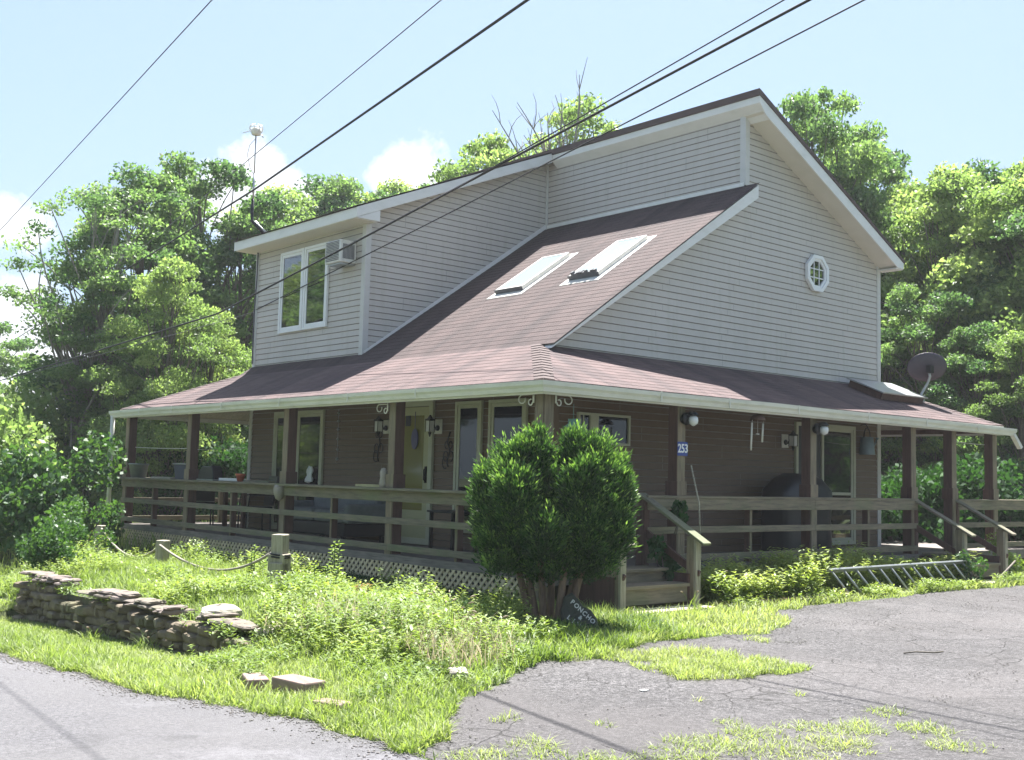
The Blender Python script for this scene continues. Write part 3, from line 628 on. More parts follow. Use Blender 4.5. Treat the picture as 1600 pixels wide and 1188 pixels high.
def stud(x,y,sx,sy,z0=-.1,z1=.851):
    m=MB(); m.box(x-sx,x+sx,y-sy,y+sy,z0,z1); return m.build('rail_post',MAT['wood_z'],house,.003)
for y in (.10,3.02,6.1,9.2): 
    m=MB(); m.mi=0; m.box(-1.545,-1.53,y-.02,y+.02,-.1,.70); m.mi=1; m.box(-1.529,-1.44,y-.02,y+.02,-.1,.85); m.build('rail_post',[MAT['wood_z'],MAT['stain_red']],house)
for x in (2.36,5.3): 
    m=MB(); m.mi=0; m.box(x-.02,x+.02,-1.475,-1.46,-.1,.70); m.mi=1; m.box(x-.02,x+.02,-1.459,-1.37,-.1,.85); m.build('rail_post',[MAT['wood_z'],MAT['stain_red']],house)
for x in (11.0,13.08): stud(x,-1.42,.045,.045)
for x in (8.2,9.6,11.2,12.8): stud(x,5.45,.045,.045)
for x in (.5,3.0,6.4): stud(x,10.5,.045,.045)
# lattice skirt
m=MB(); zb,zt=-.40,-.075; yy=-1.36; hgt=zt-zb; hw=.027
k=-1.40-hgt
while k<10.4:
    for s,xo in ((1,-1.548),(-1,-1.556)):
        y0,y1=(k,k+hgt) if s>0 else (k+hgt,k)
        pts=[(y0-hw,zb),(y0+hw,zb),(y1+hw,zt),(y1-hw,zt)]
        pts=[(min(max(a,-1.38),10.4),b) for a,b in pts]
        m.prism(pts,lambda a,b,t:(t,a,b),xo-.0035,xo+.0035)
    k+=.112
m.build('lattice_skirt',MAT['lattice_wood'],house)
m=MB(); m.box(-1.50,-1.49,-1.35,10.4,-.6,-.1); m.build('skirt_dark_sheet',MAT['black_plastic'],house)  # black sheet paints the shade behind the lattice
# stairs (front pair of steps and far pair)
def stairs(x0,x1,parent_name):
    st=None
    m=MB(); m.box(x0-.02,x1-.09,-2.28,-1.98,-.165,-.125); m.box(x0-.02,x1-.09,-2.24,-2.205,-.345,-.167); s0=m.build('stair_tread',MAT['wood_x'],house,.004)
    m=MB(); m.box(x0-.02,x1-.09,-1.975,-1.57,-.005,.032); m.box(x0-.02,x1-.09,-1.93,-1.895,-.165,-.007); m.build('stair_tread',MAT['wood_x'],house,.004)
    m=MB(); m.box(x0-.1,x1+.02,-2.62,-2.30,-.43,-.375); m.build('stair_tread',MAT['wood_pale'],house,.004)
    for xa,xb in ((x0-.10,x0-.06),(x1-.085,x1-.05)): m=MB(); m.box(xa,xb,-2.24,-1.55,-.45,-.02); m.build('stair_stringer',MAT['stain_red'],house)
    for x,xm in ((x0-.05,-1),(x1,1)):
        m=MB(); m.beam((x,-1.40,.905),(x,-2.46,.335),.145,.032); m.build('handrail',MAT['wood_y'],house,.006)
        m=MB(); m.beam((x,-1.42,.46),(x,-2.34,-.03),.035,.09); m.build('handrail_board',MAT['stain_red'],house,.004)
        m=MB(); m.mi=0; m.box(x-.045,x+.045,-2.33,-2.29,-.47,.385); m.mi=1; m.box(x-.045,x+.045,-2.289,-2.18,-.47,.42); m.build('stair_post',[MAT['post_pale'],MAT['wood_z']],house,.004)
        m=MB(); m.box(x-.05,x+.05,-1.50,-1.36,-.4,.86); m.build('stair_post',MAT['stain_red'],house,.004)
stairs(-1.02,.22,'a'); stairs(6.72,8.02,'b')

# ------------------------------------------------------------------ things on and around the house
def pot(name,label,cat,x,y,z,r0,r1,h,mat,rim=.012,group=None):
    t=thing(name,label,cat,(x,y,z),group)
    m=MB(); m.lathe([(r0,0),(r1,h),(r1+rim,h),(r1+rim,h+.03),(r1-.01,h+.03),(r1-.015,h-.02),(.0,h-.03)],n=20); m.build('pot_body',mat,t); return t
def text_on(name,txt,size,loc,xdir,ydir,mat,parent,ext=.003,sx=1):
    cu=bpy.data.curves.new(name,'FONT'); cu.body=txt; cu.size=size; cu.extrude=ext; cu.align_x='CENTER'; cu.align_y='CENTER'; cu.resolution_u=4
    tmp=bpy.data.objects.new('tmp',cu); COL.objects.link(tmp); bpy.context.view_layer.update()
    me=bpy.data.meshes.new_from_object(tmp.evaluated_get(bpy.context.evaluated_depsgraph_get())); bpy.data.objects.remove(tmp)
    me.materials.clear(); me.materials.append(mat); o=bpy.data.objects.new(name,me); COL.objects.link(o)
    X=Vector(xdir).normalized(); Y=Vector(ydir).normalized(); Z=X.cross(Y)
    mt=Matrix((X*sx,Y,Z)).transposed().to_4x4(); mt.translation=Vector(loc); o.matrix_world=mt
    o.parent=parent; o.matrix_parent_inverse=Matrix.Translation(-Vector(parent.location)) if parent.location.length else Matrix()
    o.matrix_basis=mt
    return o
# air conditioner
t=thing('air_conditioner','white boxy air conditioner jutting from the upper wall beside the tall windows','air conditioner',(-.20,5.20,4.60))
m=MB(); m.box(-.14,.18,-.24,.24,0,.38); m.build('casing',MAT['ac_white'],t,.012)
m=MB()
for i in range(13): m.box(-.150,-.139,-.20,.20,.035+i*.026,.048+i*.026)
m.build('grille',MAT['ac_grille'],t)
m=MB()
for i in range(9): m.box(-.09+i*.026,-.074+i*.026,-.248,-.239,.06,.31)
m.build('side_vents',MAT['ac_grille'],t)
m=MB(); m.box(-.10,.18,-.2,.2,-.03,-.001); m.build('bracket',MAT['grey_metal'],t)
# roof mast
mx,my=-.02,8.62-.1
t=thing('antenna_mast','thin roof mast with a bent foot and a small round cage on top','antenna',(.15,8.45,5.62))
m=MB(); m.tube([(0,0,.0),(-.16,.28,.30),(-.16,.30,.42),(-.15,.30,.75)],.030,8); m.build('bent_foot',MAT['black_metal'],t)
m=MB(); m.tube([(-.15,.30,.72),(-.15,.30,1.25)],.020,8); m.tube([(-.15,.30,1.25),(-.15,.30,2.02)],.013,8); m.build('pole',MAT['grey_metal'],t)
m=MB(); m.tube([(-.02,-.14,.01),(-.14,.24,.30)],.010,6); m.build('brace',MAT['grey_metal'],t)
m=MB(); m.tube([(.14,.10,-.02),(-.10,.26,.32)],.010,6); m.build('brace',MAT['grey_metal'],t)
m=MB(); cx,cy,cz=-.15,.30,2.12
m.lathe([(.03,-.10),(.085,-.09),(.10,-.02),(.09,.04),(.03,.05)],(cx,cy,cz),14)
for k in range(8):
    a=2*math.pi*k/8; c,s=math.cos(a),math.sin(a); m.tube([(cx+.10*c,cy+.10*s,cz-.04),(cx+.135*c,cy+.135*s,cz),(cx+.13*c,cy+.13*s,cz+.09),(cx+.06*c,cy+.06*s,cz+.12)],.007,5)
m.tube([(cx+.13*math.cos(a),cy+.13*math.sin(a),cz+.05) for a in np.linspace(0,2*math.pi,17)],.008,5)
m.build('cage',MAT['white_metal'],t)
m=MB(); m.tube([(cx-.11,cy+.08,cz-.02),(cx-.2,cy+.16,cz-.06)],.008,5); m.tube([(cx+.07,cy-.06,cz-.08),(cx+.11,cy-.10,cz-.14)],.012,5); m.build('arm',MAT['white_metal'],t)
m=MB(); m.tube([(cx,cy,cz-.16),(cx-.09,cy+.07,cz-.30),(cx-.12,cy+.09,cz-.5),(cx-.07,cy+.05,cz-.75),(cx,cy,cz-.9)],.005,5); m.build('loose_wire',MAT['cable_grey'],t)
# satellite dish (its back faces the drive)
t=thing('satellite_dish','dark oval satellite dish on a bent arm over the right end of the porch','satellite dish',(8.33,-.62,2.63))
c=Vector((.12,-.12,.57)); dv=Vector((.60,.70,.38)).normalized(); ax=dv.cross(Vector((0,0,1))).normalized(); ay=ax.cross(dv)
m=MB(); vs=[];fs=[];nr,na=7,28
for i in range(nr+1):
    r=i/nr
    for j in range(na):
        a=2*math.pi*j/na; p=c+ax*(.36*r*math.cos(a))+ay*(.275*r*math.sin(a))+dv*(.07*r*r); vs.append(p)
for i in range(nr):
    for j in range(na): fs.append((i*na+j,i*na+(j+1)%na,(i+1)*na+(j+1)%na,(i+1)*na+j))
m.sm=True; m.add(vs,fs); d=m.build('reflector',MAT['dish_back'],t); sm_=d.modifiers.new('thickness','SOLIDIFY'); sm_.thickness=.012
m=MB(); m.tube([(0,0,0),(.02,.0,.04),(.14,-.09,.30),(.15,-.13,.42),(.12,-.13,.53)],.024,8); m.build('mount_arm',MAT['grey_metal'],t)
m=MB(); m.box(-.09,.09,-.06,.06,-.04,.012); m.build('foot_plate',MAT['grey_metal'],t)
m=MB(); q=c-dv*.04; m.box(q.x-.06,q.x+.06,q.y-.06,q.y+.03,q.z-.08,q.z+.06); m.build('bracket',MAT['black_metal'],t,.01)
# number plaque
t=thing('number_plaque','small blue house number plaque reading 253 on a porch post','number sign',(.885,-1.492,1.49))
m=MB(); m.box(-.10,.10,-.006,.0,-.09,.09); m.build('plate',MAT['number_blue'],t,.004)
cu=bpy.data.curves.new('numerals','FONT'); cu.body='253'; cu.size=.155; cu.extrude=.002; cu.offset=.003; cu.space_character=.95; cu.align_x='CENTER'; cu.align_y='CENTER'
tmp=bpy.data.objects.new('tmp',cu); COL.objects.link(tmp); bpy.context.view_layer.update()
me=bpy.data.meshes.new_from_object(tmp.evaluated_get(bpy.context.evaluated_depsgraph_get())); bpy.data.objects.remove(tmp); me.materials.clear(); me.materials.append(MAT['number_white'])
for v in me.vertices: v.co=Vector((v.co.x*.9,-.010-v.co.z,v.co.y))
o=bpy.data.objects.new('numerals',me); COL.objects.link(o); o.parent=t
# floodlights on the posts
def floodlight(x,y,z,label):
    t=thing('porch_floodlight',label,'lamp',(x,y,z),'round porch lights on the posts')
    m=MB(); m.lathe([(.05,0),(.062,-.02),(.062,-.03)],(0,0,0),14,'Y'); m.lathe([(.07,-.03),(.085,-.05),(.08,-.09)],(.0,0,.01),14,'Y'); m.tube([(0,-.03,.02),(.02,-.08,.08),(.05,-.13,.06)],.02,8); m.build('housing',MAT['black_metal'],t)
    m=MB(); prof=[(.035,.045),(.06,.02),(.066,-.02),(.055,-.06),(.02,-.085),(.0,-.09)]; m.lathe(prof,(.065,-.125,.005),16); m.build('glass_globe',MAT['lamp_glass'],t)
    m=MB(); m.lathe([(.0,.10),(.04,.095),(.085,.05),(.08,.045),(.03,.06)],(.055,-.12,.01),16); m.build('shade',MAT['black_metal'],t)
floodlight(.90,-1.478,1.87,'black round porch light with clear globe above the blue number plaque')
floodlight(3.84,-1.478,1.88,'black round porch light with clear globe on the post by the glass door')
# wall lanterns
def lantern(F,a,z,rotn,label):
    p=F(a,z,.016); t=thing('wall_lantern',label,'lantern',p,'black wall lanterns on pale plates'); L=lambda a_,z_,n:(F(a_,z_,n)[0]-F(0,0,0)[0],F(a_,z_,n)[1]-F(0,0,0)[1],z_)
    m=MB(); pbox(m,L,-.09,.09,-.11,.11,0,.014); m.build('back_plate',MAT['white_metal'],t,.004)
    m=MB(); m.tube([L(0,-.02,.01),L(0,-.04,.06),L(0,.05,.12),L(0,.12,.16)],.013,6); m.tube([L(0,-.02,.014),L(0,-.02,.03)],.045,10); 
    pbox(m,L,-.055,.055,.085,.11,.11,.22)
    m.tube([L(0,.11,.165),L(0,.17,.165)],[.05,.008],8); m.tube([L(0,-.09,.165),L(0,-.16,.165)],[.03,.006],8)
    for s,q in ((-.05,.115),(.05,.115),(-.05,.215),(.05,.215)): m.tube([L(s,-.09,q),L(s,.09,q)],.006,4)
    m.build('lantern_frame',MAT['black_metal'],t)
    m=MB(); pbox(m,L,-.042,.042,-.08,.08,.123,.207); m.build('glass',MAT['lamp_glass'],t)
lantern(FX,3.86,1.82,0,'black wall lantern on a pale plate left of the yellowish front door')
lantern(FX,2.50,1.80,0,'black wall lantern on a pale plate right of the yellowish front door')
lantern(FY,5.14,1.77,0,'black wall lantern on a pale plate beside the right glass door')
# scrollwork wall ornaments
def scroll(y,z,h,label):
    t=thing('wall_ornament',label,'wall ornament',(-.02,y,z),'black scrollwork wall ornaments')
    m=MB(); pts=[(-.01,.03*math.sin(k*.9),h*k/12) for k in range(13)]; m.tube(pts,.011,5)
    for s,zc,r in ((1,h*.62,.055),(-1,h*.62,.055),(1,h*.30,.075),(-1,h*.30,.075),(1,h*.12,.09)):
        m.tube([(-.012,s*(.01+r*(1-math.cos(a))*.7),zc+r*math.sin(a)) for a in np.linspace(0,5.2,14)],.008,5)
    m.build('scrollwork',MAT['black_metal'],t)
scroll(4.08,1.27,.70,'black scrollwork ornament on the wall left of the door')
scroll(2.25,1.20,.52,'black scrollwork ornament on the wall between the door and tall windows')
t=thing('hanging_ornament','thin string of small ornaments hanging on the siding between sliding door and front door','wall ornament',(-.035,5.30,1.28))
m=MB(); m.tube([(0,0,0),(0,0,.86)],.004,5)
for k,z in enumerate((.02,.18,.36,.52,.66,.80)): m.lathe([(.0,-.03),(.022,-.01),(.026,.01),(.0,.03)],(0,0,z),8)
m.build('beads',MAT['grey_metal'],t)
t=thing('door_plaque','dark violet oval plaque hanging on the front door glass','plaque',(-.06,3.06,1.62))
m=MB(); m.prism(ngon(0,0,.085,.16,18),lambda a,b,t_:(t_,a,b),-.012,.0); m.tube([(-.006,0,.15),(-.006,0,.42)],.006,4); m.build('oval_plate',MAT['plaque_violet'],t)
t=thing('door_sign','tiny black square sign hanging on the front door','sign',(-.06,3.25,1.90)); m=MB(); m.box(-.008,0,-.06,.06,-.08,.08); m.build('board',MAT['black_plastic'],t)
# watering can
t=thing('watering_can','blue grey metal watering can hung on the tan siding near the right corner','watering can',(7.42,-.14,1.62))
m=MB(); m.lathe([(.0,0),(.13,0),(.135,.01),(.105,.30),(.10,.31),(.09,.31)],(0,0,0),20); m.build('body',MAT['blue_can'],t)
m=MB(); m.tube([(.10,0,.07),(.20,0,.14),(.31,0,.27)],[.022,.018,.013],8); m.lathe([(.012,-.01),(.04,.03),(.0,.032)],(.33,0,.28),10); m.build('spout',MAT['blue_can'],t)
m=MB(); m.tube([(-.10+.20*(1-math.cos(a))/2,0,.30+.17*math.sin(a)) for a in np.linspace(0,math.pi,12)],.011,6); m.build('handle',MAT['black_metal'],t)
m=MB(); m.tube([(0,.13,.52),(0,.03,.54),(0,-.02,.47)],.008,5); m.build('hook',MAT['black_metal'],t)
# wind chime
t=thing('wind_chime','wind chime with a wooden dome and two long pale tubes under the right eave','wind chime',(2.46,-1.50,1.98))
m=MB(); m.lathe([(.0,.05),(.05,.04),(.10,.0),(.115,-.05),(.10,-.05),(.0,-.02)],(0,0,0),16); m.tube([(0,0,.05),(0,0,.14)],.004,4); m.build('dome',MAT['stain_red'],t)
for x,z0,z1 in ((-.15,-.46,-.08),(.10,-.34,-.08)):
    m=MB(); m.tube([(x+.03,0,-.04),(x+.02,0,z1)],.003,4); m.tube([(x+.02,0,z1),(x,0,z0)],.013,8); m.build('tube',MAT['white_metal'],t)
m=MB(); m.tube([(0,0,-.03),(0,0,-.22)],.003,4); m.lathe([(.0,-.245),(.025,-.235),(.025,-.225),(.0,-.22)],(0,0,0),10); m.build('striker',MAT['white_metal'],t)
# scroll brackets and hanging green lantern at the porch corner
def bracket(x,y,z,dx,dy,label,L_=.26):
    t=thing('hook_bracket',label,'bracket',(x,y,z),'white scroll brackets at the top of the posts')
    pts=[(dx*s,dy*s,.0) for s in (0,.1,.2,L_-.06)]+[(dx*(L_-.06+.06*math.sin(a)),dy*(L_-.06+.06*math.sin(a)),-.05+.05*math.cos(a)) for a in np.linspace(.3,5.0,12)]
    m=MB(); m.tube(pts,.008,6); m.tube([(0.0,0,-.10),(0,0,.02)],.012,6); m.tube([(dx*.02,dy*.02,-.09)]+[(dx*(.05+.035*math.sin(a)),dy*(.05+.035*math.sin(a)),-.09-.035*math.cos(a)) for a in np.linspace(-1,3.6,8)],.009,5); m.build('scroll',MAT['white_metal'],t); return t
bracket(-1.38,-1.50,2.04,1,0,'white scroll bracket on the corner post pointing right')
bracket(-1.57,-1.32,2.04,0,1,'white scroll bracket on the corner post pointing left')
bracket(-1.57,1.64,2.02,0,1,'white scroll bracket on the second post along the front')
t=thing('hanging_lantern','verdigris green square lantern hanging from the corner bracket above the cedar','lantern',(-1.09,-1.50,1.62),rotz=.5)
m=MB(); m.tube([(0,0,.12),(0,0,.33)],.003,4); m.box(-.07,.07,-.07,.07,-.10,.06); m.add([(-.09,-.09,.06),(.09,-.09,.06),(.09,.09,.06),(-.09,.09,.06),(0,0,.14)],[(0,1,4),(1,2,4),(2,3,4),(3,0,4),(3,2,1,0)]); m.build('body',MAT['verdigris'],t)
m=MB(); m.box(.074,.086,-.05,.09,-.13,.16); m.build('open_door',MAT['verdigris'],t)
# leaning stick
t=tag(MB().tube([(.98,-1.56,1.28),(1.10,-1.60,.80),(1.12,-1.62,.1)],.010,6).build('garden_stake',MAT['wood_pale']),'thin wooden stake leaning on the railing by the number plaque','stake')
# covered grill
t=thing('covered_grill','bulky grill under a black cover behind the right railing','grill',(4.75,-.55,0))
m=MB(); vs=[]; prof=[(0.02,.66,.30),(.55,.64,.30),(.80,.66,.31),(.98,.64,.30),(1.16,.42,.24),(1.24,.28,.12)]
n=24
for z,a,b in prof:
    for j in range(n):
        th=2*math.pi*j/n; c_,s_=math.cos(th),math.sin(th); q=.42; wob=1+.02*math.sin(5*th+z*4)
        vs.append((a*math.copysign(abs(c_)**q,c_)*wob,b*math.copysign(abs(s_)**q,s_)*wob,z))
m.sm=True; m.add(vs,[(i*n+j,i*n+(j+1)%n,(i+1)*n+(j+1)%n,(i+1)*n+j) for i in range(len(prof)-1) for j in range(n)]+[tuple(range((len(prof)-1)*n,len(prof)*n))]); m.build('cover',MAT['black_plastic'],t)
# porch furniture
t=thing('porch_sofa','grey cushioned sofa standing behind the railing left of the front door','sofa',(-.55,4.55,0))
m=MB(); m.box(-.40,.42,-.95,.95,.10,.30); m.build('frame',MAT['black_plastic'],t,.02)
m=MB(); m.box(.18,.44,-.92,.92,.305,.78); m.build('backrest',MAT['cushion'],t,.05)
for s in (-.46,.46):
    m=MB(); m.box(-.38,.17,s-.44,s+.44,.305,.50); m.build('seat_cushion',MAT['cushion'],t,.05)
for s in (-1,1):
    m=MB(); m.box(-.38,.40,s*.96-.08,s*.96+.08,.302,.60); m.build('armrest',MAT['cushion'],t,.04)
for sx in (-.35,.36):
    for sy in (-.88,.88): m=MB(); m.box(sx-.03,sx+.03,sy-.03,sy+.03,0,.10); m.build('leg',MAT['black_plastic'],t)
def chair(x,y,rz,label,mat):
    t=thing('patio_chair',label,'chair',(x,y,0),'patio chairs on the porch',rz)
    m=MB(); m.box(-.24,.24,-.24,.24,.42,.46); m.build('seat',mat,t,.01); m=MB(); m.beam((0,.24,.47),(0,.33,.98),.46,.04,(0,1,0)); m.build('backrest',mat,t,.01)
    for sx in (-.22,.22):
        for sy in (-.22,.22): m=MB(); m.tube([(sx,sy,0),(sx*.95,sy*.95,.42)],.014,6); m.build('leg',MAT['black_metal'],t)
    for sx in (-.25,.25): m=MB(); m.tube([(sx,-.2,.46),(sx,-.18,.64),(sx,.26,.66)],.014,6); m.build('armrest',MAT['black_metal'],t)
chair(-.75,6.75,R(-100),'dark patio chair on the porch left of the sliding door',MAT['black_plastic'])
chair(-.5,9.35,R(160),'dark patio chair nearest the left end of the porch',MAT['black_plastic'])
t=thing('patio_table','long wooden table standing on the left part of the porch','table',(-.55,7.9,0))
m=MB(); m.box(-.42,.42,-1.15,1.15,.70,.74); m.build('tabletop',MAT['deck_wood'],t,.008)
for sx in (-.36,.36):
    for sy in (-1.05,1.05): m=MB(); m.box(sx-.035,sx+.035,sy-.035,sy+.035,0,.70); m.build('leg',MAT['stain_red'],t)
t=thing('side_table','small grey side table right of the front door','table',(-.45,1.55,0))
m=MB(); m.box(-.25,.25,-.3,.3,.55,.58); m.build('tabletop',MAT['black_plastic'],t,.006)
for sx in (-.2,.2):
    for sy in (-.25,.25): m=MB(); m.box(sx-.02,sx+.02,sy-.02,sy+.02,0,.55); m.build('leg',MAT['black_metal'],t)
# things standing on the front railing
RZ=.886
pot('bucket','grey plastic bucket on the railing at the left end of the porch','bucket',-1.46,10.08,RZ,.14,.18,.24,MAT['grey_bucket'])
t=thing('storage_tub','dark blue square tub on the railing left of the second post','tub',(-1.46,8.10,RZ))
m=MB(); m.add([(-.07,-.20,0),(.07,-.20,0),(.07,.20,0),(-.07,.20,0),(-.09,-.24,.26),(.09,-.24,.26),(.09,.24,.26),(-.09,.24,.26)],[(0,3,2,1),(4,5,6,7),(0,1,5,4),(1,2,6,5),(2,3,7,6),(3,0,4,7)]); m.build('body',MAT['navy_tub'],t,.01)
m=MB(); m.box(-.105,.105,-.26,.26,.262,.285); m.build('rim',MAT['grey_metal'],t,.004)
t=thing('black_crate','black boxy grill chest on the railing right of the second post','box',(-1.44,7.1,RZ))
m=MB(); m.prism([(-.30,.0),(.30,.0),(.26,.17),(.12,.24),(-.20,.25),(-.27,.17)],lambda a,b,t_:(t_,a,b),-.09,.09); m.build('body',MAT['black_plastic'],t,.01); m=MB(); m.box(-.1,.1,-.31,.31,-.0,.022); m.build('tray',MAT['grey_metal'],t)
pot('flower_pot','small orange clay pot on the front railing','flower pot',-1.47,5.95,RZ,.05,.075,.10,MAT['orange_plastic'],.008)
t=thing('tray','white shallow tray lying on the front railing beside the orange pot','tray',(-1.45,6.28,RZ)); m=MB(); ring(m,lambda a,z,n:(z,a,n),-.34,.34,-.07,.07,.012,0,.05); m.box(-.07,.07,-.34,.34,.0,.008); m.build('tray_body',MAT['white_trim'],t)
t=thing('loose_board','pale loose board lying on the railing near the grey bucket','board',(-1.46,8.95,RZ)); m=MB(); m.box(-.06,.06,-.42,.42,.001,.03); m.build('plank',MAT['wood_pale'],t,.003)
t=thing('loose_board','green weathered board lying on the railing right of the white tray','board',(-1.46,5.35,RZ)); m=MB(); m.box(-.06,.06,-.42,.42,.001,.028); m.build('plank',MAT['wood_y'],t,.003)
t=thing('loose_board','yellowish loose board on the railing left of the post by the front door','board',(-1.46,2.12,RZ)); m=MB(); m.box(-.06,.06,-.33,.33,.001,.035); m.build('plank',MAT['yellow_plank'],t,.003)
t=thing('cloth_bundle','white cloth hanging at the sliding door','cloth',(-.10,6.02,.9))
m=MB(); m.sm=True; vs=[]
for i in range(9):
    for j in range(5): vs.append((-.02+.015*math.sin(i*1.3+j),-.10+.05*j*(1-.05*i),.03*i*1.1+.01*math.sin(j*2)))
m.add(vs,[(i*5+j,i*5+j+1,(i+1)*5+j+1,(i+1)*5+j) for i in range(8) for j in range(4)]); o=m.build('folded_cloth',MAT['window_white'],t); o.modifiers.new('thickness','SOLIDIFY').thickness=.03
# carved head on post
t=thing('stone_face','weathered pale carved knob hung on the front of a railing post','ornament',(-1.62,4.40,.76)); m=MB(); m.lathe([(.0,-.14),(.05,-.11),(.085,-.02),(.09,.05),(.07,.10),(.0,.12)],(0,0,0),16); m.build('knob',MAT['pale_rock'],t)
t=thing('stone_face','pale carved figure standing against the post by the front door','ornament',(-1.56,1.70,RZ)); m=MB(); m.lathe([(.05,0),(.06,.05),(.045,.14),(.055,.2),(.03,.26),(.0,.27)],(0,0,0),12); m.build('figure',MAT['pale_rock'],t)
def cable(name,pts,r,mat,label,sag=0,group=None,seg=14):
    P_=[Vector(p) for p in pts]; out=[]
    for a,b in zip(P_[:-1],P_[1:]):
        s=sag*(b-a).length
        for i in range(seg): u=i/seg; q=a.lerp(b,u); q.z-=4*u*(1-u)*s; out.append(q)
    out.append(P_[-1]); m=MB(); m.tube(out,r,6); return tag(m.build(name,mat),label,'cable',group)
def ext(a,b,ta,tb):
    a=Vector(a);b=Vector(b); return a+(b-a)*ta, a+(b-a)*tb
t=cable('clothesline',[(-1.40,10.45,1.47),(-1.40,7.86,1.44)],.006,MAT['white_metal'],'pale clothesline between the two leftmost porch posts',.004)
t=cable('clothesline',[(-1.40,7.70,1.42),(-.02,8.43,1.50)],.006,MAT['white_metal'],'pale clothesline from the second porch post to the house corner',.004)
t=cable('clothesline',[(7.95,-1.32,1.90),(9.40,-1.32,1.86)],.005,MAT['white_metal'],'thin line between the two rightmost porch posts',.01)
# overhead wires
def wire(n,pts,r,mat,label,ta=-.35,sag=.0,tb=1.0):
    a,b=ext(pts[0],pts[1],ta,1); pp=[a]+[Vector(p) for p in pts[1:-1]]+[Vector(pts[-1])] if len(pts)>2 else [a,ext(pts[0],pts[1],0,tb)[1]]
    cable('overhead_wire',pp,r,mat,label,sag,'utility wires over the yard',24)
wire(1,[(-5.3,-.26,6.0),(-2.85,14.91,6.2)],.007,MAT['cable_grey'],'thin wire crossing the upper left corner of the sky',-.4,0,3.2)
wire(2,[(-4.26,-2.89,5.5),(-2.47,4.01,5.8)],.006,MAT['cable_grey'],'thin wire passing behind the cage of the roof mast',-.5,0,5.5)
wire(3,[(-2.92,-2.58,6.0),(-1.06,6.65,6.0),(5.91,43.87,6.4)],.017,MAT['cable_black'],'thick black wire running from the top centre down to the left edge')
wire(5,[(-.86,-4.59,6.0),(-1.0,3.56,4.60),(-1.0,8.01,3.92),(-1.0,20.44,3.28)],.016,MAT['cable_black'],'thick twisted cable crossing in front of the roof peak and dormer window')
wire(4,[(-1.04,-4.41,6.0),(-.98,.9,5.04),(-.99,3.5,4.62)],.008,MAT['cable_black'],'thin wire hugging the upper side of the thick cable')
wire(6,[(-.51,-4.93,6.0),(-.02,8.40,4.14)],.009,MAT['cable_black'],'thin service wire ending at the left dormer corner',-.35,0.0025)
wire(7,[(-.03,8.46,4.10),(-1.6,18.43,3.14)],.006,MAT['cable_grey'],'thin grey wire leaving the dormer corner to the left',0,.002)
cable('conduit',[(-.05,8.36,5.24),(-.05,8.36,4.7),(-.06,8.38,4.15),(-.05,8.40,3.1)],.014,MAT['cable_grey'],'grey conduit running down the left dormer corner')

# ------------------------------------------------------------------ garden: wall, stones, posts, ladder
def rock_mesh(m,c,r,seed,n=9,k=7,pw=.55):
    q=random.Random(seed); ph=[q.random()*6 for _ in range(6)]; vs=[]
    for i in range(k+1):
        th=math.pi*i/k
        for j in range(n):
            a=2*math.pi*j/n; d=1+.13*math.sin(2*a+ph[0])+.10*math.sin(3*a+ph[1]+th)+.09*math.sin(5*a+ph[2]+2*th)
            x,y,z=[math.copysign(abs(v)**pw,v) for v in (math.sin(th)*math.cos(a),math.sin(th)*math.sin(a),math.cos(th))]
            vs.append((c[0]+x*r[0]*d,c[1]+y*r[1]*d,c[2]+z*r[2]*(1+.12*math.sin(a+ph[3]))))
    m.add(vs,[(i*n+j,i*n+(j+1)%n,(i+1)*n+(j+1)%n,(i+1)*n+j) for i in range(k) for j in range(n)])
wall=thing('stone_wall','low dry stone retaining wall between the road verge and the raised yard','retaining wall',(0,0,0))
q=random.Random(11); m=MB(); sd_=0
y=-1.95
def course_wall(m,x0,y0,x1,y1,zt_f,zb_f,q,depth=.13):
    L_=math.hypot(x1-x0,y1-y0); ux,uy=(x1-x0)/L_,(y1-y0)/L_; global sd_
    z=0; row=0
    while row<20:
        hgt=q.uniform(.045,.12); s=-q.random()*.15
        while s<L_:
            l=q.uniform(.09,.34); cx=x0+ux*(s+l/2); cy=y0+uy*(s+l/2); zb=zb_f(s)-.05; zt=zt_f(min(max(s+l/2,0),L_))
            hh=hgt*q.uniform(.75,1.15)
            if z+zb+hh<zt+.0:
                sd_+=1; nx,ny=-uy,ux
                rock_mesh(m,(cx+nx*q.uniform(-.025,.025),cy+ny*q.uniform(-.025,.025),zb+z+hh/2+q.uniform(-.01,.01)),(abs(ux)*l*.53+abs(uy)*depth,abs(uy)*l*.53+abs(ux)*depth,hh*.54),sd_)
            s+=l*.97
        z+=hgt*.9; row+=1
zt1=lambda s: -.335+.01*math.sin(s*3)-(.10 if 3.55<s<4.35 else 0)+(.0 if s<5.2 else .02)
course_wall(m,-5.47,-1.95,-5.47,3.6,lambda s:zt1(s)-.02,lambda s:-.5-.042*(max(0,3.05+s)),q)
course_wall(m,-5.50,3.6,-4.1,4.7,lambda s:-.33-.05*s,lambda s:-.90,q)
m.build('wall_stones',MAT['wall_stone'],wall)
m=MB(); m.box(-5.45,-5.40,-1.9,3.95,-1.1,-.42); m.build('wall_core',MAT['dark_rock'],wall)
s=0
while s<5.5:
    l=q.uniform(.14,.34); y=-1.95+s
    if not (3.5<s<4.3) and not (.75<s<1.3):
        for lay in range(2 if q.random()<.6 else 1):
            m=MB(); sd_+=1; rock_mesh(m,(-5.46+q.uniform(-.05,.04),y+l/2,zt1(s)+.015+.04*lay),(q.uniform(.10,.17),l*.52,q.uniform(.016,.032)),sd_,11,6,.7); m.build('capstone',MAT['cap_stone'],wall)
    s+=l*.96
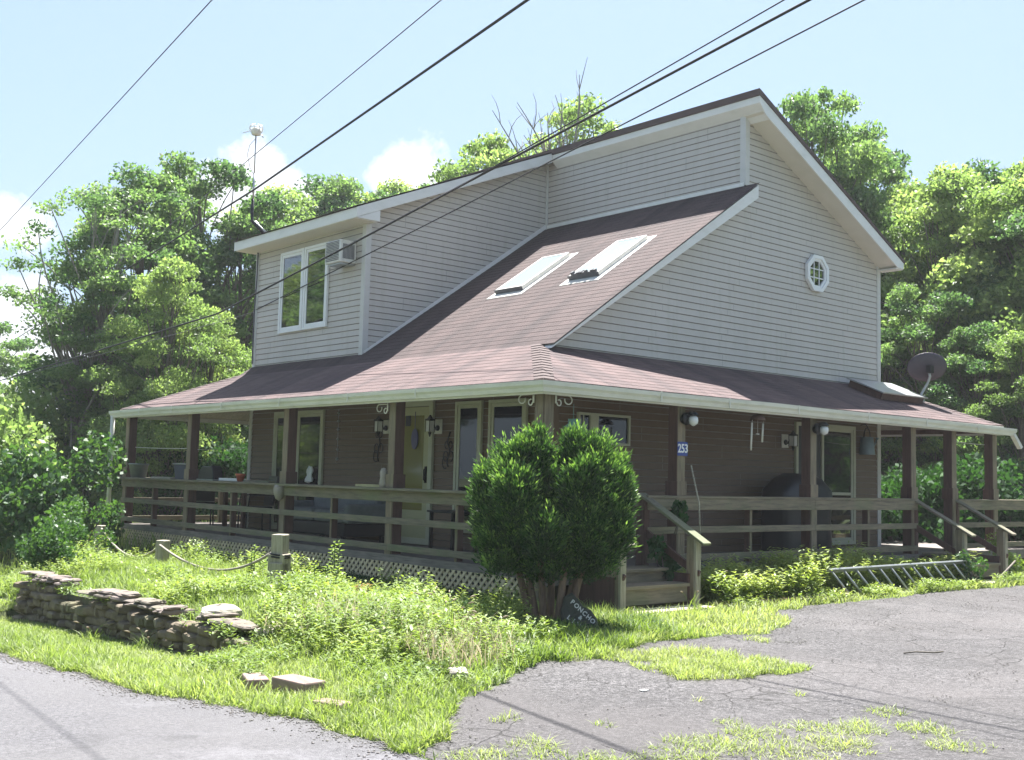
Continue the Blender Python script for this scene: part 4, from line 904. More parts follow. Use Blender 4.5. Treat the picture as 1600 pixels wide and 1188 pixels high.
def rock(x,y,z,r,mat,label,seed,cat='rock',name='garden_rock',rz=0):
    t=thing(name,label,cat,(x,y,z),None,rz); m=MB(); rock_mesh(m,(0,0,0),r,seed,14,9,.78); m.build('stone_body',MAT[mat],t); return t
rock(-5.35,-1.15,-.27,(.18,.22,.07),'pale_rock','pale flat boulder on the right end of the stone wall',201)
rock(-5.42,-1.62,-.33,(.15,.2,.05),'cap_stone','tilted brown slab just past the pale boulder on the wall',202)
rock(-5.25,-2.0,-.36,(.14,.11,.06),'pale_rock','small white stone at the foot of the wall end',203)
rock(-4.72,-2.9,-.33,(.09,.10,.08),'pale_rock','white domed stone standing alone in the dry grass',204)
rock(-3.62,-3.42,-.42,(.14,.28,.075),'cap_stone','long grey rock in the shade at the edge of the drive',205,rz=-.7)
rock(-2.55,-3.36,-.42,(.12,.22,.05),'cap_stone','flat grey stone lying in front of the lettered stone',206,rz=-.7)
def block(x,y,z,sx,sy,sz,rz,label,mat='brick_red'):
    t=thing('landscape_block',label,'block',(x,y,z),'blocks on the bank beside the wall',rz); m=MB(); m.box(-sx,sx,-sy,sy,-sz,sz); m.build('block_body',MAT[mat],t,.012)
block(-6.12,-3.93,-.46,.10,.19,.06,.12,'largest reddish paving block on the grassy bank')
block(-6.2,-3.45,-.50,.08,.15,.055,-.35,'tilted reddish block nearest the end of the stone wall')
block(-6.27,-4.62,-.475,.07,.12,.045,.3,'small reddish block lowest on the bank, nearest the drive')
block(-5.0,-4.35,-.42,.07,.14,.04,-.6,'half buried block at the corner of the drive',"concrete")
# lettered stone
t=thing('lettered_stone','dark upright stone painted PONCHO & LIND in white, standing under the cedar','stone sign',(-2.47,-3.06,-.42))
view=Vector((-10.43+2.02,-11.15+2.62,0)).normalized(); view=(Matrix.Rotation(.05,3,'Z')@view); sx_=Vector((0,0,1)).cross(view).normalized(); tilt=Vector((0,0,1))*.97-view*.22; tilt.normalize(); nrm=sx_.cross(tilt).normalized()
out=[(-.16,-.06),(-.18,.18),(-.15,.33),(-.07,.375),(-.01,.31),(.04,.24),(.12,.205),(.175,.13),(.20,.04),(.20,-.06)]
m=MB(); b0=[sx_*a+tilt*b for a,b in out]; K=len(out)
b1=[sx_*(a*.9)+tilt*(b*.93+.01) for a,b in out]
vs=[p-nrm*.10 for p in b0]+[p+nrm*.0 for p in b0]+[p+nrm*.045 for p in b1]
m.add(vs,[tuple(range(K))]+[(r_*K+j,r_*K+(j+1)%K,(r_+1)*K+(j+1)%K,(r_+1)*K+j) for r_ in range(2) for j in range(K)]+[tuple(range(2*K,3*K))]); m.build('stone_slab',MAT['dark_rock'],t,.008)
def letters(txt,a0,b0,a1,b1,size):
    n=len(txt)
    for i,ch in enumerate(txt):
        if ch==' ': continue
        u=i/max(1,n-1); a=a0+(a1-a0)*u; b=b0+(b1-b0)*u; ang=-.62
        X=sx_*math.cos(ang)+tilt*math.sin(ang); Y=-sx_*math.sin(ang)+tilt*math.cos(ang)
        cu=bpy.data.curves.new('letter','FONT'); cu.body=ch; cu.size=size; cu.extrude=.003; cu.offset=.002; cu.align_x='CENTER'; cu.align_y='CENTER'; cu.resolution_u=3
        tmp=bpy.data.objects.new('tmp',cu); COL.objects.link(tmp); bpy.context.view_layer.update()
        me=bpy.data.meshes.new_from_object(tmp.evaluated_get(bpy.context.evaluated_depsgraph_get())); bpy.data.objects.remove(tmp); me.materials.clear(); me.materials.append(MAT['letter_white'])
        Z=X.cross(Y); p=sx_*a+tilt*b+nrm*.048
        for v in me.vertices: v.co=p+X*v.co.x+Y*v.co.y+Z*v.co.z
        o=bpy.data.objects.new('letter',me); COL.objects.link(o); o.parent=t
letters('PONCHO',-.066,.275,.132,.095,.062); letters('&',.012,.125,0,0,.055); letters('LIND',-.10,.125,.035,.022,.06)
# rope posts in the yard
def rope_post(x,y,zt,wd,label,rz):
    zb=float(terrain(x,y))-.1; t=thing('rope_post',label,'post',(x,y,zb),'weathered wooden rope posts in the yard',rz)
    m=MB(); w2=wd/2; H=zt-zb; m.box(-w2,w2,-w2*.8,w2*.8,0,H); m.build('timber',MAT['post_pale'],t,.012); return t,H
PA=rope_post(-3.40,1.18,.31,.19,'tall split grey post nearest the porch with rope wound round it',.6)
m=MB(); m.box(-.15,.04,-.10,.06,0,.42); m.build('side_timber',MAT['post_pale'],PA[0],.01); 
m=MB(); m.box(-.115,.115,-.10,.10,0,.52); m.build('lower_sleeve',MAT['post_pale'],PA[0],.01)
m=MB()
for k in range(2): m.tube([(.125*math.cos(a),.115*math.sin(a),PA[1]-.24-.03*k+.012*math.sin(a)) for a in np.linspace(0,2*math.pi,17)],.011,6)
m.build('rope_coil',MAT['cable_black'],PA[0])
rope_post(-3.32,4.68,.035,.17,'short grey post with a rope hole, middle of the rope line',.5); rope_post(-2.9,8.1,.08,.17,'short grey post beside the big leafy bush',.5)
def rope(a,b,sag,label,mats):
    a=Vector(a);b=Vector(b); m=MB(); pts=[]
    for i in range(25): u=i/24; p=a.lerp(b,u); p.z-=sag*4*u*(1-u)*(1+.25*(u-.5)); pts.append(p)
    m.tube(pts,.017,6); tag(m.build('sagging_rope',mats),label,'rope')
rope((-3.40,4.60,-.03),(-3.46,1.28,.08),.27,'thick grey rope sagging between the tall and the middle post',MAT['rope'])
rope((-2.93,8.0,.03),(-3.3,4.78,-.03),.30,'thick grey rope sagging from the bush side post to the middle post',MAT['rope'])
# ladder on its side against the bed
t=thing('ladder','aluminium ladder lying on its side in the weeds along the drive','ladder',(2.98,-2.62,-.45))
A0=Vector((0,0,.02)); A1=Vector((3.8,.0,.04)); up_=Vector((.0,.30,.30))
m=MB(); m.beam(A0,A1,.03,.07,(0,-.7,.7)); m.build('side_rail',MAT['ladder_metal'],t,.004)
B0=A0+Vector((-.26,.17,.37)); B1=A1+Vector((-.26,.17,.36))
m=MB(); m.beam(B0,B1,.03,.07,(0,-.7,.7)); m.build('side_rail',MAT['ladder_metal'],t,.004)
for i in range(13):
    u=(i+.25)/13; m=MB(); m.tube([A0.lerp(A1,u),B0.lerp(B1,u)],.017,8); m.build('rung',MAT['ladder_metal'],t)
m=MB(); m.box(-.14,.02,-.05,.05,-.04,.06); m.build('rubber_foot',MAT['red_foot'],t,.01)
# raised bed edging right of the steps
t=thing('bed_edging','old timber edging of the plant bed right of the front steps','edging',(.42,-2.50,-.45))
m=MB(); m.beam((0,0,.05),(1.5,-.12,.04),.10,.13); m.build('timber',MAT['clay_edge'],t,.012); m=MB(); m.beam((1.46,-.10,.05),(2.5,-.16,.05),.10,.12); m.build('timber',MAT['wood_x'],t,.012)
t=thing('fallen_branch','brown branch lying in the grass by the far steps','branch',(6.98,-2.62,-.42)); m=MB(); m.tube([(0,0,.0),(.3,.02,.14),(.72,.0,.36)],[.022,.02,.014],6); m.build('stick',MAT['bark'],t)
t=thing('twig','dark twig lying on the drive','twig',(-.75,-5.55,-.445)); m=MB(); m.tube([(0,0,0),(.12,-.05,.01),(.26,-.16,.005),(.36,-.19,.01)],.007,5); m.build('stick',MAT['bark'],t)
t=thing('paper_scrap','small pale scrap lying on the drive','litter',(-4.15,-5.45,-.452)); m=MB(); m.prism([(-.03,-.02),(.04,-.015),(.03,.02),(-.02,.025)],lambda a,b,t_:(a,b,t_),0,.006); m.build('scrap',MAT['white_trim'],t)

# ------------------------------------------------------------------ vegetation
def leaves(P,size,rg,upbias=.6,aspect=.55,spread=1.0,fold=0.0):
    """P (n,3) leaf centres -> one pointed four-sided leaf each"""
    n=len(P); az=rg.random(n)*2*np.pi; nz=np.abs(rg.normal(upbias,.55,n)); nv=np.stack([np.cos(az),np.sin(az),nz],-1); nv/=np.linalg.norm(nv,axis=1)[:,None]
    r=rg.normal(size=(n,3)); a=np.cross(nv,r); a/=np.linalg.norm(a,axis=1)[:,None]; b=np.cross(nv,a)
    s=(size*rg.uniform(.6,1.35,n))[:,None]
    V=np.stack([P-a*s*.5,P+b*s*aspect*.5-nv*s*.04*0,P+a*s*.5-nv*s*.12,P-b*s*aspect*.5],1)
    return V.reshape(-1,3), np.arange(n*4).reshape(n,4)
def limb_mesh(m,a,b,r0,r1,rr,bend=.12,k=6,n=6):
    a=Vector(a);b=Vector(b);L_=(b-a).length; o=Vector((rr.uniform(-1,1),rr.uniform(-1,1),rr.uniform(.1,1)))*L_*bend
    pts=[];rs=[]
    for i in range(k+1):
        u=i/k; pts.append(a.lerp(b,u)+o*math.sin(math.pi*u)); rs.append(r0+(r1-r0)*u)
    m.tube(pts,rs,n,False); return pts
def tree_proto(name,H,Rr,base,ncl,nl,leaf,mat,seed,env='oval',size=.17,clump=.30,lean=(0,0),bark='bark',flat=.5,sparse=0):
    rg=np.random.default_rng(seed); rr=random.Random(seed)
    root=thing(name,'tree','tree',(0,0,0)); m=MB()
    top=Vector((lean[0],lean[1],H*.93)); tp=limb_mesh(m,(0,0,-.3),top,.032*H*.55,.03,rr,.03,10,9)
    PS=[];TS=[]
    for c in range(ncl):
        t=base+(1-base)*((c+.5)/ncl)**(.85); 
        if env=='oval': R_=Rr*math.sin(math.pi*(.12+.88*(t-base)/(1-base))**.75*.97+.02)**.7
        elif env=='vase': R_=Rr*(.35+.65*min(1,(t-base)/(1-base)*1.8))*(1-max(0,((t-base)/(1-base)-.7)/.3)**2*.75)
        else: R_=Rr*(1-.75*(t-base)/(1-base))
        a=rr.random()*6.283+c*2.4; d=R_*math.sqrt(rr.uniform(.12,1.0)); u=t
        q=tp[min(len(tp)-1,int(u*.93*10))]; cx=q.x+d*math.cos(a); cy=q.y+d*math.sin(a); cz=t*H
        cs=Rr*clump*rr.uniform(.65,1.25)*(1.1-.35*t)
        if cz-cs*flat<.2: cz=.2+cs*flat
        st=tp[max(0,min(len(tp)-1,int(max(0,t*.93-.12-d/H*.6)*10)))]
        limb_mesh(m,st,(cx,cy,cz-cs*flat*.3),.012*H*(1.15-t)*.5+.01,.012,rr,.14,5,5)
        k=int(nl*(cs/(Rr*clump))**2*(1-sparse*rr.random())); k=max(30,k)
        g=rg.normal(size=(k,3)); g/=np.linalg.norm(g,axis=1)[:,None]; rad=rg.random(k)**.42; rad=rad*(1+.28*np.sin(g[:,0]*5+c)*np.cos(g[:,1]*4+c*2))
        p=g*rad[:,None]*np.array([cs,cs,cs*flat])+np.array([cx,cy,cz]); p[:,2]-=.18*((p[:,0]-cx)**2+(p[:,1]-cy)**2)/cs
        PS.append(p); TS.append(np.full(k,rr.uniform(.2,.8))+rg.normal(0,.12,k)+.15*(t-.5))
    m.build('trunk',MAT[bark],root)
    P_=np.concatenate(PS); T_=np.concatenate(TS); V,Fq=leaves(P_,size,rg,.55)
    np_mesh('crown',V,Fq,MAT[mat],np.repeat(T_,4),root)
    return root
TREE_USED={}
def plant_tree(proto,x,y,s,rz,label,group=None,sz=None,cat='tree',dz=0):
    key=proto.name
    o=proto if key not in TREE_USED else copy_tree(proto); TREE_USED[key]=1
    o.location=(x,y,float(terrain(x,y))+dz-.05); o.scale=(s,s,sz or s); o.rotation_euler=(0,0,rz); o['label']=label; o['category']=cat
    if group: o['group']=group
    return o
TA=tree_proto('broadleaf_tree',10,2.5,.10,84,700,None,'leaf_tree',1,'oval',.125,.29,flat=.5)
TB=tree_proto('broadleaf_tree',10,2.2,.16,76,640,None,'leaf_tree',2,'vase',.12,.28,flat=.5)
TC=tree_proto('broadleaf_tree',10,2.9,.06,92,720,None,'leaf_bright',3,'oval',.125,.28,flat=.48)
TD=tree_proto('slender_tree',10,1.45,.30,60,520,None,'leaf_bright',4,'vase',.105,.36,sparse=.6,bark='bark_pale')
TE=tree_proto('sparse_tree',10,2.3,.28,64,560,None,'leaf_tree',5,'vase',.11,.27,(-1.5,.6),sparse=.8,bark='bark_pale')
C0_=(-10.43,-11.147)
def az(u,D):
    """ground point at distance D from the camera in the direction of photo column u"""
    th=YAW-math.atan((u-800)/FPX); return C0_[0]+D*math.cos(th), C0_[1]+D*math.sin(th)
G1='trees left of the house'; G2='trees behind the house'; G3='trees right of the house'
spots=[ # proto, column, distance, height, width factor, label
 (TE,95,31,9.2,1.0,'thin leaning tree with open crown, farthest left against the sky',G1),
 (TA,205,33,10.0,.95,'broad tree between the thin leaning tree and the tallest left tree',G1),
 (TB,292,35,11.1,.95,'tallest tree of the left group, directly left of the mast',G1),
 (TC,265,29,6.6,.75,'lower bright tree in front of the tallest left tree',G1),
 (TA,365,34,9.0,1.0,'tree right behind the left dormer corner',G1),
 (TC,330,30,5.6,.8,'low tree behind the left end of the porch',G1),
 (TB,160,31,6.4,.9,'short dark tree below the leaning tree, left of the porch',G1),
 (TA,235,30,5.2,.8,'short tree behind the porch downspout',G1),
 (TC,430,43,12.7,1.0,'bright tree behind the dormer roof, just right of the mast',G2),
 (TA,495,45,13.9,1.0,'tree behind the dormer roof, second right of the mast',G2),
 (TB,548,44,13.4,1.0,'tree behind the middle of the dormer roof',G2),
 (TC,600,46,14.0,.95,'tree behind the dormer roof, third before the tall ones',G2),
 (TA,655,44,13.3,.8,'tree behind the upper end of the dormer roof',G2),
 (TC,748,36,12.4,.82,'yellow green tree rising above the roof left of the dead branches',G2),
 (TD,905,37,14.0,.95,'slender open tree above the roof beside the dead branches',G2),
 (TB,1268,34,13.0,.72,'tall slender tree rising right behind the roof peak',G3),
 (TB,1352,36,12.3,.85,'tree stepping down right of the tall slender one',G3),
 (TA,1300,33,10.4,.8,'tree close behind the gable between the slender and stepped ones',G3),
 (TC,1412,35,10.4,.85,'tree just right of the rear eave',G3),
 (TC,1492,32,9.9,.95,'bright tree above the satellite dish',G3),
 (TA,1558,33,10.2,.95,'tree second from the right edge of the photo',G3),
 (TC,1625,31,9.8,1.0,'bright tree cut by the right edge of the photo',G3),
 (TB,1440,29,6.3,.9,'low tree behind the satellite dish',G3),
 (TA,1530,28,5.2,.9,'low dark tree behind the right end post',G3),
 (TC,1600,27,4.9,.85,'low tree beyond the right railing',G3),
 (TA,1390,30,5.6,.85,'low tree seen between the corner of the house and the dish',G3),
 (TA,1690,30,9.5,1.0,'tree beyond the right edge of the photo',G3),
 (TB,-60,45,8.0,1.0,'tree beyond the left edge of the photo',G1),
 (TA,20,70,6.5,1.2,'distant rounded tree at the end of the meadow',G1)]
rt=random.Random(5)
for pr_,u,D,Hh,wf,lab,g in spots:
    x,y=az(u,D); sc=Hh/10; plant_tree(pr_,x,y,sc*wf*(1.12 if Hh>8 else 1.25),rt.random()*6.28,lab,g,sc)
# trees across the road (mirrored in the upper windows)
for i,(x,y,hh,pr_) in enumerate(((-16.5,30,13,TA),(-19,37,14,TC),(-16.5,42,14,TA),(19,-8.5,9,TB),(24,-12,11,TA),(29,-10,11,TC),(-22,-4,9,TA),(-24,3,10,TB),(-21,10,8,TC),(-26,-11,10,TA),(-20,17,9,TB),(-17,-22,9,TC),(-8,-27,10,TA),(2,-25,9,TB),(10,-22,9,TC))):
    plant_tree(pr_,x,y,hh/10*1.3,rt.random()*6.28,['nearer tree across the road up the valley','second tree across the road up the valley','farthest tree across the road up the valley','tree mirrored in the right glass door','tree past the far end of the drive','last tree past the far end of the drive','tree across the road, opposite the porch','tree across the road, opposite the long wall','tree across the road near the meadow','tree across the road beside the camera','tree across the road, far along it','tree behind the camera at the roadside','tree at the open end of the drive','tree opposite the gable side','tree opposite the far steps'][i],'trees across the road',hh/10)
# bare dead branches rising above the roof
x,y=az(868,35); t=thing('dead_tree','bare dead tree whose grey branches fan out above the roof','tree',(x,y,float(terrain(x,y))))
m=MB(); rr=random.Random(4); limb_mesh(m,(0,0,-.3),(.1,.0,11.0),.20,.07,rr,.02,8,8)
m.build('trunk',MAT['bark_pale'],t)
for i in range(11):
    a=-1.2+1.6*i/10+rr.uniform(-.1,.1); L_=rr.uniform(1.6,3.6); dx=math.sin(a*.55)*L_; ex=Vector((Rv.x*dx+rr.uniform(-.4,.4),Rv.y*dx+rr.uniform(-.4,.4),10.6+rr.uniform(-.8,.4)+math.cos(a*.55)*L_))
    m=MB(); pts=limb_mesh(m,(0.05,0,9.7+rr.uniform(-1.2,.7)),ex,.055,.010,rr,.07,7,5)
    for k in range(6):
        s=pts[rr.randint(2,6)]; limb_mesh(m,s,s+Vector((Rv.x*rr.uniform(-.6,.6),Rv.y*rr.uniform(-.6,.6),rr.uniform(.3,1.0))),.018,.006,rr,.1,3,4)
    m.build('branch',MAT['bark_pale'],t)

# cedar by the steps: two lobes of fine upright sprays
def cedar():
    rg=np.random.default_rng(21); cx,cy=-2.5,-2.68; gz=float(terrain(cx,cy)); t=thing('cedar_shrub','rounded two lobed cedar shrub, taller than the railing, beside the front steps','shrub',(cx,cy,gz))
    lat=np.array([Rv.x,Rv.y]); dep=np.array([Fv.x,Fv.y])/math.hypot(Fv.x,Fv.y)
    PS=[];DS=[];TS=[]
    lobes=[(-.37,.08,1.20,.46,.46,.66),(.37,.02,1.20,.45,.46,.72),(.0,-.05,.86,.42,.36,.40),(-.40,0,1.66,.17,.2,.26),(-.20,.0,1.74,.17,.18,.28),(.24,-.05,1.78,.15,.18,.26),(.46,-.02,1.70,.17,.18,.28),(.72,0,1.34,.17,.2,.40),(-.72,0,1.24,.18,.2,.40),(.60,-.12,.95,.26,.25,.36),(-.55,-.12,.86,.27,.25,.34),(.30,-.34,1.42,.2,.14,.28),(-.42,-.34,1.30,.22,.14,.3),(.38,-.36,1.0,.2,.14,.26),(-.1,-.42,.92,.2,.14,.24)]
    for i,(a,b,z,ra,rb,rz) in enumerate(lobes):
        nt=int(900*(ra*rz)**.5*(ra+.12)*2.2); g=rg.normal(size=(nt,3)); g/=np.linalg.norm(g,axis=1)[:,None]
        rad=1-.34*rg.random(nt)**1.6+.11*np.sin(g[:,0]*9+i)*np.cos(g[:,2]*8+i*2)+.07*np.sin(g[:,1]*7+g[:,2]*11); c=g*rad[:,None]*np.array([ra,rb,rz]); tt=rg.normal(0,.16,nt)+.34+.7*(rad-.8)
        k=34; r=rg.normal(0,1,(nt,k,3))*np.array([.030,.030,.042])*rg.uniform(.5,1.5,(nt,1,1)); ins=np.repeat(rg.uniform(0,.1,(nt,1)),k,1)
        p=(c[:,None]+r).reshape(-1,3); gg=np.repeat(g,k,0); hgt=(r[:,:,2]).reshape(-1)
        xy=lat[None]*(p[:,:1]+a)+dep[None]*(p[:,1:2]+b); P=np.concatenate([xy,(p[:,2:3]+z)],1)
        d=np.concatenate([lat[None]*gg[:,:1]+dep[None]*gg[:,1:2],gg[:,2:]*.5],1)*.8+np.array([0,0,1.0]); d+=np.concatenate([lat[None]*r.reshape(-1,3)[:,:1]+dep[None]*r.reshape(-1,3)[:,1:2],np.zeros((nt*k,1))],1)*14; d/=np.linalg.norm(d,axis=1)[:,None]
        T_=np.repeat(tt,k)+rg.normal(0,.08,nt*k)+hgt*4.6  # tuft tips tinted lighter and core darker, painting in the sun
        ok=P[:,2]>.44+.10*np.sin(P[:,0]*9)*np.cos(P[:,1]*8); PS.append(P[ok]); DS.append(d[ok]); TS.append(T_[ok])
    P=np.concatenate(PS)*np.array([.90,.90,.965]);D=np.concatenate(DS);T=np.concatenate(TS); n=len(P)
    a=np.cross(D,rg.normal(size=(n,3))); a/=np.linalg.norm(a,axis=1)[:,None]; L_=rg.uniform(.030,.070,n)[:,None]; w=rg.uniform(.005,.010,n)[:,None]
    D=D+rg.normal(0,.18,(n,3))
    V=np.stack([P-a*w*.4,P+D*L_*.55-a*w,P+D*L_,P+D*L_*.5+a*w],1).reshape(-1,3)
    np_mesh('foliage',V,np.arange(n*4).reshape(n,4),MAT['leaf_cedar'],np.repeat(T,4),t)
    rr=random.Random(2)
    for i in range(7):
        m=MB(); a=i*.9; q=lat*(-.18+.06*i)+dep*rr.uniform(-.08,.08); e=lat*(-.42+.14*i)+dep*rr.uniform(-.2,.2); limb_mesh(m,(q[0],q[1],-.05),(e[0],e[1],.85),.045,.028,rr,.05,6,8); m.build('stem',MAT['cedar_bark'],t)
cedar()
# broadleaf bushes and plants
def bush(name,label,cat,x,y,H,rx,ry,n,size,mat,seed,bark='bark',upb=.5,zc=.55,group=None,dz=0,lumps=9):
    rg=np.random.default_rng(seed); rr=random.Random(seed); t=thing(name,label,cat,(x,y,float(terrain(x,y))+dz),group); PS=[];TS=[]; m=MB()
    for k in range(lumps):
        a=rr.random()*6.28; d=math.sqrt(rr.random())*.75; c=np.array([math.cos(a)*d*rx,math.sin(a)*d*ry,H*rr.uniform(.18,.86)]); s=np.array([rx,ry,H*.5])*rr.uniform(.30,.5)
        q=int(n/lumps); g=rg.normal(size=(q,3)); g/=np.linalg.norm(g,axis=1)[:,None]; g*=(rg.random(q)**.35)[:,None]; p=c+g*s; p[:,2]=np.abs(p[:,2]); PS.append(p); TS.append(rg.normal(.35+.3*rr.random()+.2*(c[2]/H-.5),.13,q))
        limb_mesh(m,(rr.uniform(-.08,.08),rr.uniform(-.08,.08),-.05),tuple(c),.018*H*.6+.004,.006,rr,.12,5,5)
    P=np.concatenate(PS); V,Fq=leaves(P,size,rg,upb,.6); m.build('stems',MAT[bark],t); np_mesh('foliage',V,Fq,MAT[mat],np.repeat(np.concatenate(TS),4),t); return t
bush('broadleaf_bush','big glossy leafed bush at the left end of the porch','bush',-3.4,9.3,2.6,1.1,1.0,7600,.12,'leaf_bush',31,lumps=16)
bush('broadleaf_bush','darker part of leafy bush pressed against the porch downspout','bush',-2.55,9.8,1.3,.6,.6,1800,.12,'leaf_bush',32,lumps=9)
bush('leafy_shrub','grey green shrub growing over the left end of the stone wall','shrub',-4.75,4.3,.85,.7,.6,3600,.055,'leaf_bush',33,lumps=10)
bush('leafy_shrub','loose shrub with reddish tips between big bush and stone wall','shrub',-3.9,6.2,1.1,.6,.6,2200,.06,'leaf_bush',34,lumps=10)
for i,(u,D,h_,r_,lab) in enumerate(((8,31,4.2,2.0,'yellow green rounded bush at the far left edge'),(50,36,3.6,2.2,'lower yellow green bush sloping down toward the big bush'),(100,40,2.9,2.0,'distant low bush under the clouds on the left'),(-40,27,4.0,1.8,'bush beyond the left edge'),(150,38,2.6,1.8,'low dark hedge bush left of the downspout'))):
    x,y=az(u,D); bush('meadow_bush',lab,'bush',x,y,h_,r_,r_,9000,.15,'leaf_bright',40+i,lumps=22,group='bushes at the end of the meadow')
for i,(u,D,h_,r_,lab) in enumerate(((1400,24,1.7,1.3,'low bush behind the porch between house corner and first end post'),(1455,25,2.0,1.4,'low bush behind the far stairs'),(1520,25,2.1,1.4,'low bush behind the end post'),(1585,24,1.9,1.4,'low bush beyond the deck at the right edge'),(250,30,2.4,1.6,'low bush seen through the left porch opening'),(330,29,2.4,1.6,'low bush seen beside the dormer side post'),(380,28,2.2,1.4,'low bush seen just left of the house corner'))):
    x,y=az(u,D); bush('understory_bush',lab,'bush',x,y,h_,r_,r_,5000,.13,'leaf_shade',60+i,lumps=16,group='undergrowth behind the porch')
# stair plants
bush('stair_vine','broad leafed dark vine climbing the right handrail of the front steps','vine',.12,-1.85,.78,.26,.22,260,.115,'leaf_shade',71,lumps=6,dz=.05,upb=.2)
bush('stair_vine','dark leafy sprig above the right handrail of the front steps','vine',.55,-1.75,.35,.2,.15,120,.10,'leaf_shade',72,lumps=4,dz=.85,upb=.2)
bush('weed_shrub','bluish leafy weed at the foot of the far steps','weed',6.35,-2.5,.62,.28,.28,420,.06,'leaf_bush',73,lumps=6)
bush('weed_shrub','leafy weed right of the far steps, below the rail','weed',8.6,-2.0,.7,.5,.35,800,.06,'leaf_weed',74,lumps=8)

# ---- ground cover -------------------------------------------------
def blades(P,h,rg,w=.006,lean=.5,seg=3):
    n=len(P); a=rg.random(n)*2*np.pi; d=np.stack([np.cos(a),np.sin(a),np.zeros(n)],-1); sd=np.stack([-np.sin(a),np.cos(a),np.zeros(n)],-1)
    # width turned at random against the lean
    tw=rg.normal(0,.6,n)[:,None]; sd=sd+d*tw; sd/=np.linalg.norm(sd,axis=1)[:,None]
    ln=(h*lean*rg.uniform(.2,1.5,n))[:,None]; hh=(h*rg.uniform(.55,1.25,n))[:,None]; ww=(w*rg.uniform(.7,1.3,n))[:,None]; V=[]
    for k in range(seg):
        u=k/(seg-.0); c=P+d*ln*u*u+np.array([0,0,1.])*hh*(u-.25*u*u*(ln/hh)); q=ww*(1-u*.55); V+= [c-sd*q,c+sd*q]
    c=P+d*ln+np.array([0,0,1.])*hh*(1-.25*(ln/hh)); V+=[c-sd*ww*.05,c+sd*ww*.05]
    V=np.stack(V,1); k=2*(seg+1); idx=np.arange(n)[:,None]*k
    Fq=np.concatenate([idx+np.array([[2*i,2*i+1,2*i+3,2*i+2]]) for i in range(seg)],0); return V.reshape(-1,3),Fq,k
def scatter(n,x0,x1,y0,y1,rg,ok):
    x=rg.uniform(x0,x1,n); y=rg.uniform(y0,y1,n); k=ok(x,y); return x[k],y[k]
def on_asphalt(x,y): return drive_mask(x,y)|(x<road_edge(y)+.02)
def under_house(x,y): return (x>-1.5)&(y>-1.5)&(x<13.2)&(y<10.5)
def steps_zone(x,y): return ((x>-1.15)&(x<.3)&(y>-2.65)&(y<-1.4))|((x>6.6)&(x<8.1)&(y>-2.65)&(y<-1.4))
rg=np.random.default_rng(99)
def grass_obj(name,label,n,x0,x1,y0,y1,hf,wf,mat,ok,lean=.5,tint0=.5,seg=3,cat='grass'):
    x,y=scatter(n,x0,x1,y0,y1,rg,ok); z=terrain(x,y)-.01; P=np.stack([x,y,z],-1); h=hf(x,y); V,Fq,k=blades(P,h,rg,wf,lean,seg)
    tt=np.repeat(tint0+.35*(vnoise(x,y,.8,2)-.5)+rg.normal(0,.13,len(x)),k); o=np_mesh(name,V,Fq,MAT[mat],tt); tag(o,label,cat,kind='stuff'); return o
def near_wall(x,y): return (np.abs(x+5.47)<.12)&(y>-2.0)&(y<3.65)
lawn=lambda x,y:(~on_asphalt(x,y))&(~under_house(x,y))&(~steps_zone(x,y))&(~near_wall(x,y))
hfn=lambda x,y:(.06+.08*vnoise(x,y,.7,1)+.04*vnoise(x,y,.2,7)+.03*((x>-5.3)&(y>-1.5)))*(1-.8*sstep((x+6.4)/.4)*(x<-5.4)*(y>-2.2))*(1-.5*sstep((x+2.8)/.8)*(x<-1.4)*(y>-1.5))
grass_obj('lawn_grass','short dense green grass of the yard and the bank',105000,-7.0,-1.5,-7,8,hfn,.0055,'grass_blade',lawn,.75)
verge=lambda x,y:lawn(x,y)&(x<-5.45)
grass_obj('verge_grass','bright grass verge along the road below the wall',70000,-7.0,-5.4,-6.3,5,lambda x,y:.045+.08*vnoise(x,y,.4,2)*(1-.75*sstep((x+6.35)/.4)*(y>-2.2)),.0045,'grass_blade',verge,.8,.6)
side=lambda x,y:lawn(x,y)&(y<-1.45)&(x>-2.6)
grass_obj('bed_grass','bright grass in front of the steps and the plant bed',52000,-2.7,14,-4.3,-1.5,lambda x,y:.06+.09*vnoise(x,y,.5,4),.0055,'grass_blade',side,.8,.7)
patch=lambda x,y: in_poly(x+.25*(vnoise(x,y,.3,3)-.5),y+.25*(vnoise(x,y,.25,4)-.5),PATCH)
grass_obj('crack_grass','patch of yellowish grass growing through the drive',17000,-3.8,-1.9,-5.9,-4.0,lambda x,y:.05+.06*vnoise(x,y,.3,4),.004,'grass_blade',lambda x,y:patch(x,y)&(vnoise(x,y,.16,31)>.22),.9,.75)
TUFT=[(-3.35,-6.9,.16),(-4.48,-6.49,.14),(-5.1,-6.79,.30),(-4.19,-6.91,.26),(-4.47,-7.23,.28),(-3.85,-7.66,.2),(-5.44,-6.84,.26),(-6.0,-6.44,.2),(-5.91,-6.13,.16),(-5.61,-5.61,.10),(-6.3,-6.15,.22),(-5.84,-6.64,.22),(-4.92,-7.2,.3),(-4.64,-6.81,.22),(-3.91,-7.1,.2),(-3.6,-7.35,.22),(-5.2,-6.1,.08),(-2.1,-5.1,.10),(-1.2,-4.25,.18),(-4.1,-5.9,.05),(-3.3,-6.2,.05)]
def tufts(x,y):
    k=np.zeros(len(x),bool)
    for a,b,r in TUFT: k|=((x-a)**2+(y-b)**2)<(r*(.35+.9*vnoise(x*3,y*3,.25,9)))**2
    return k
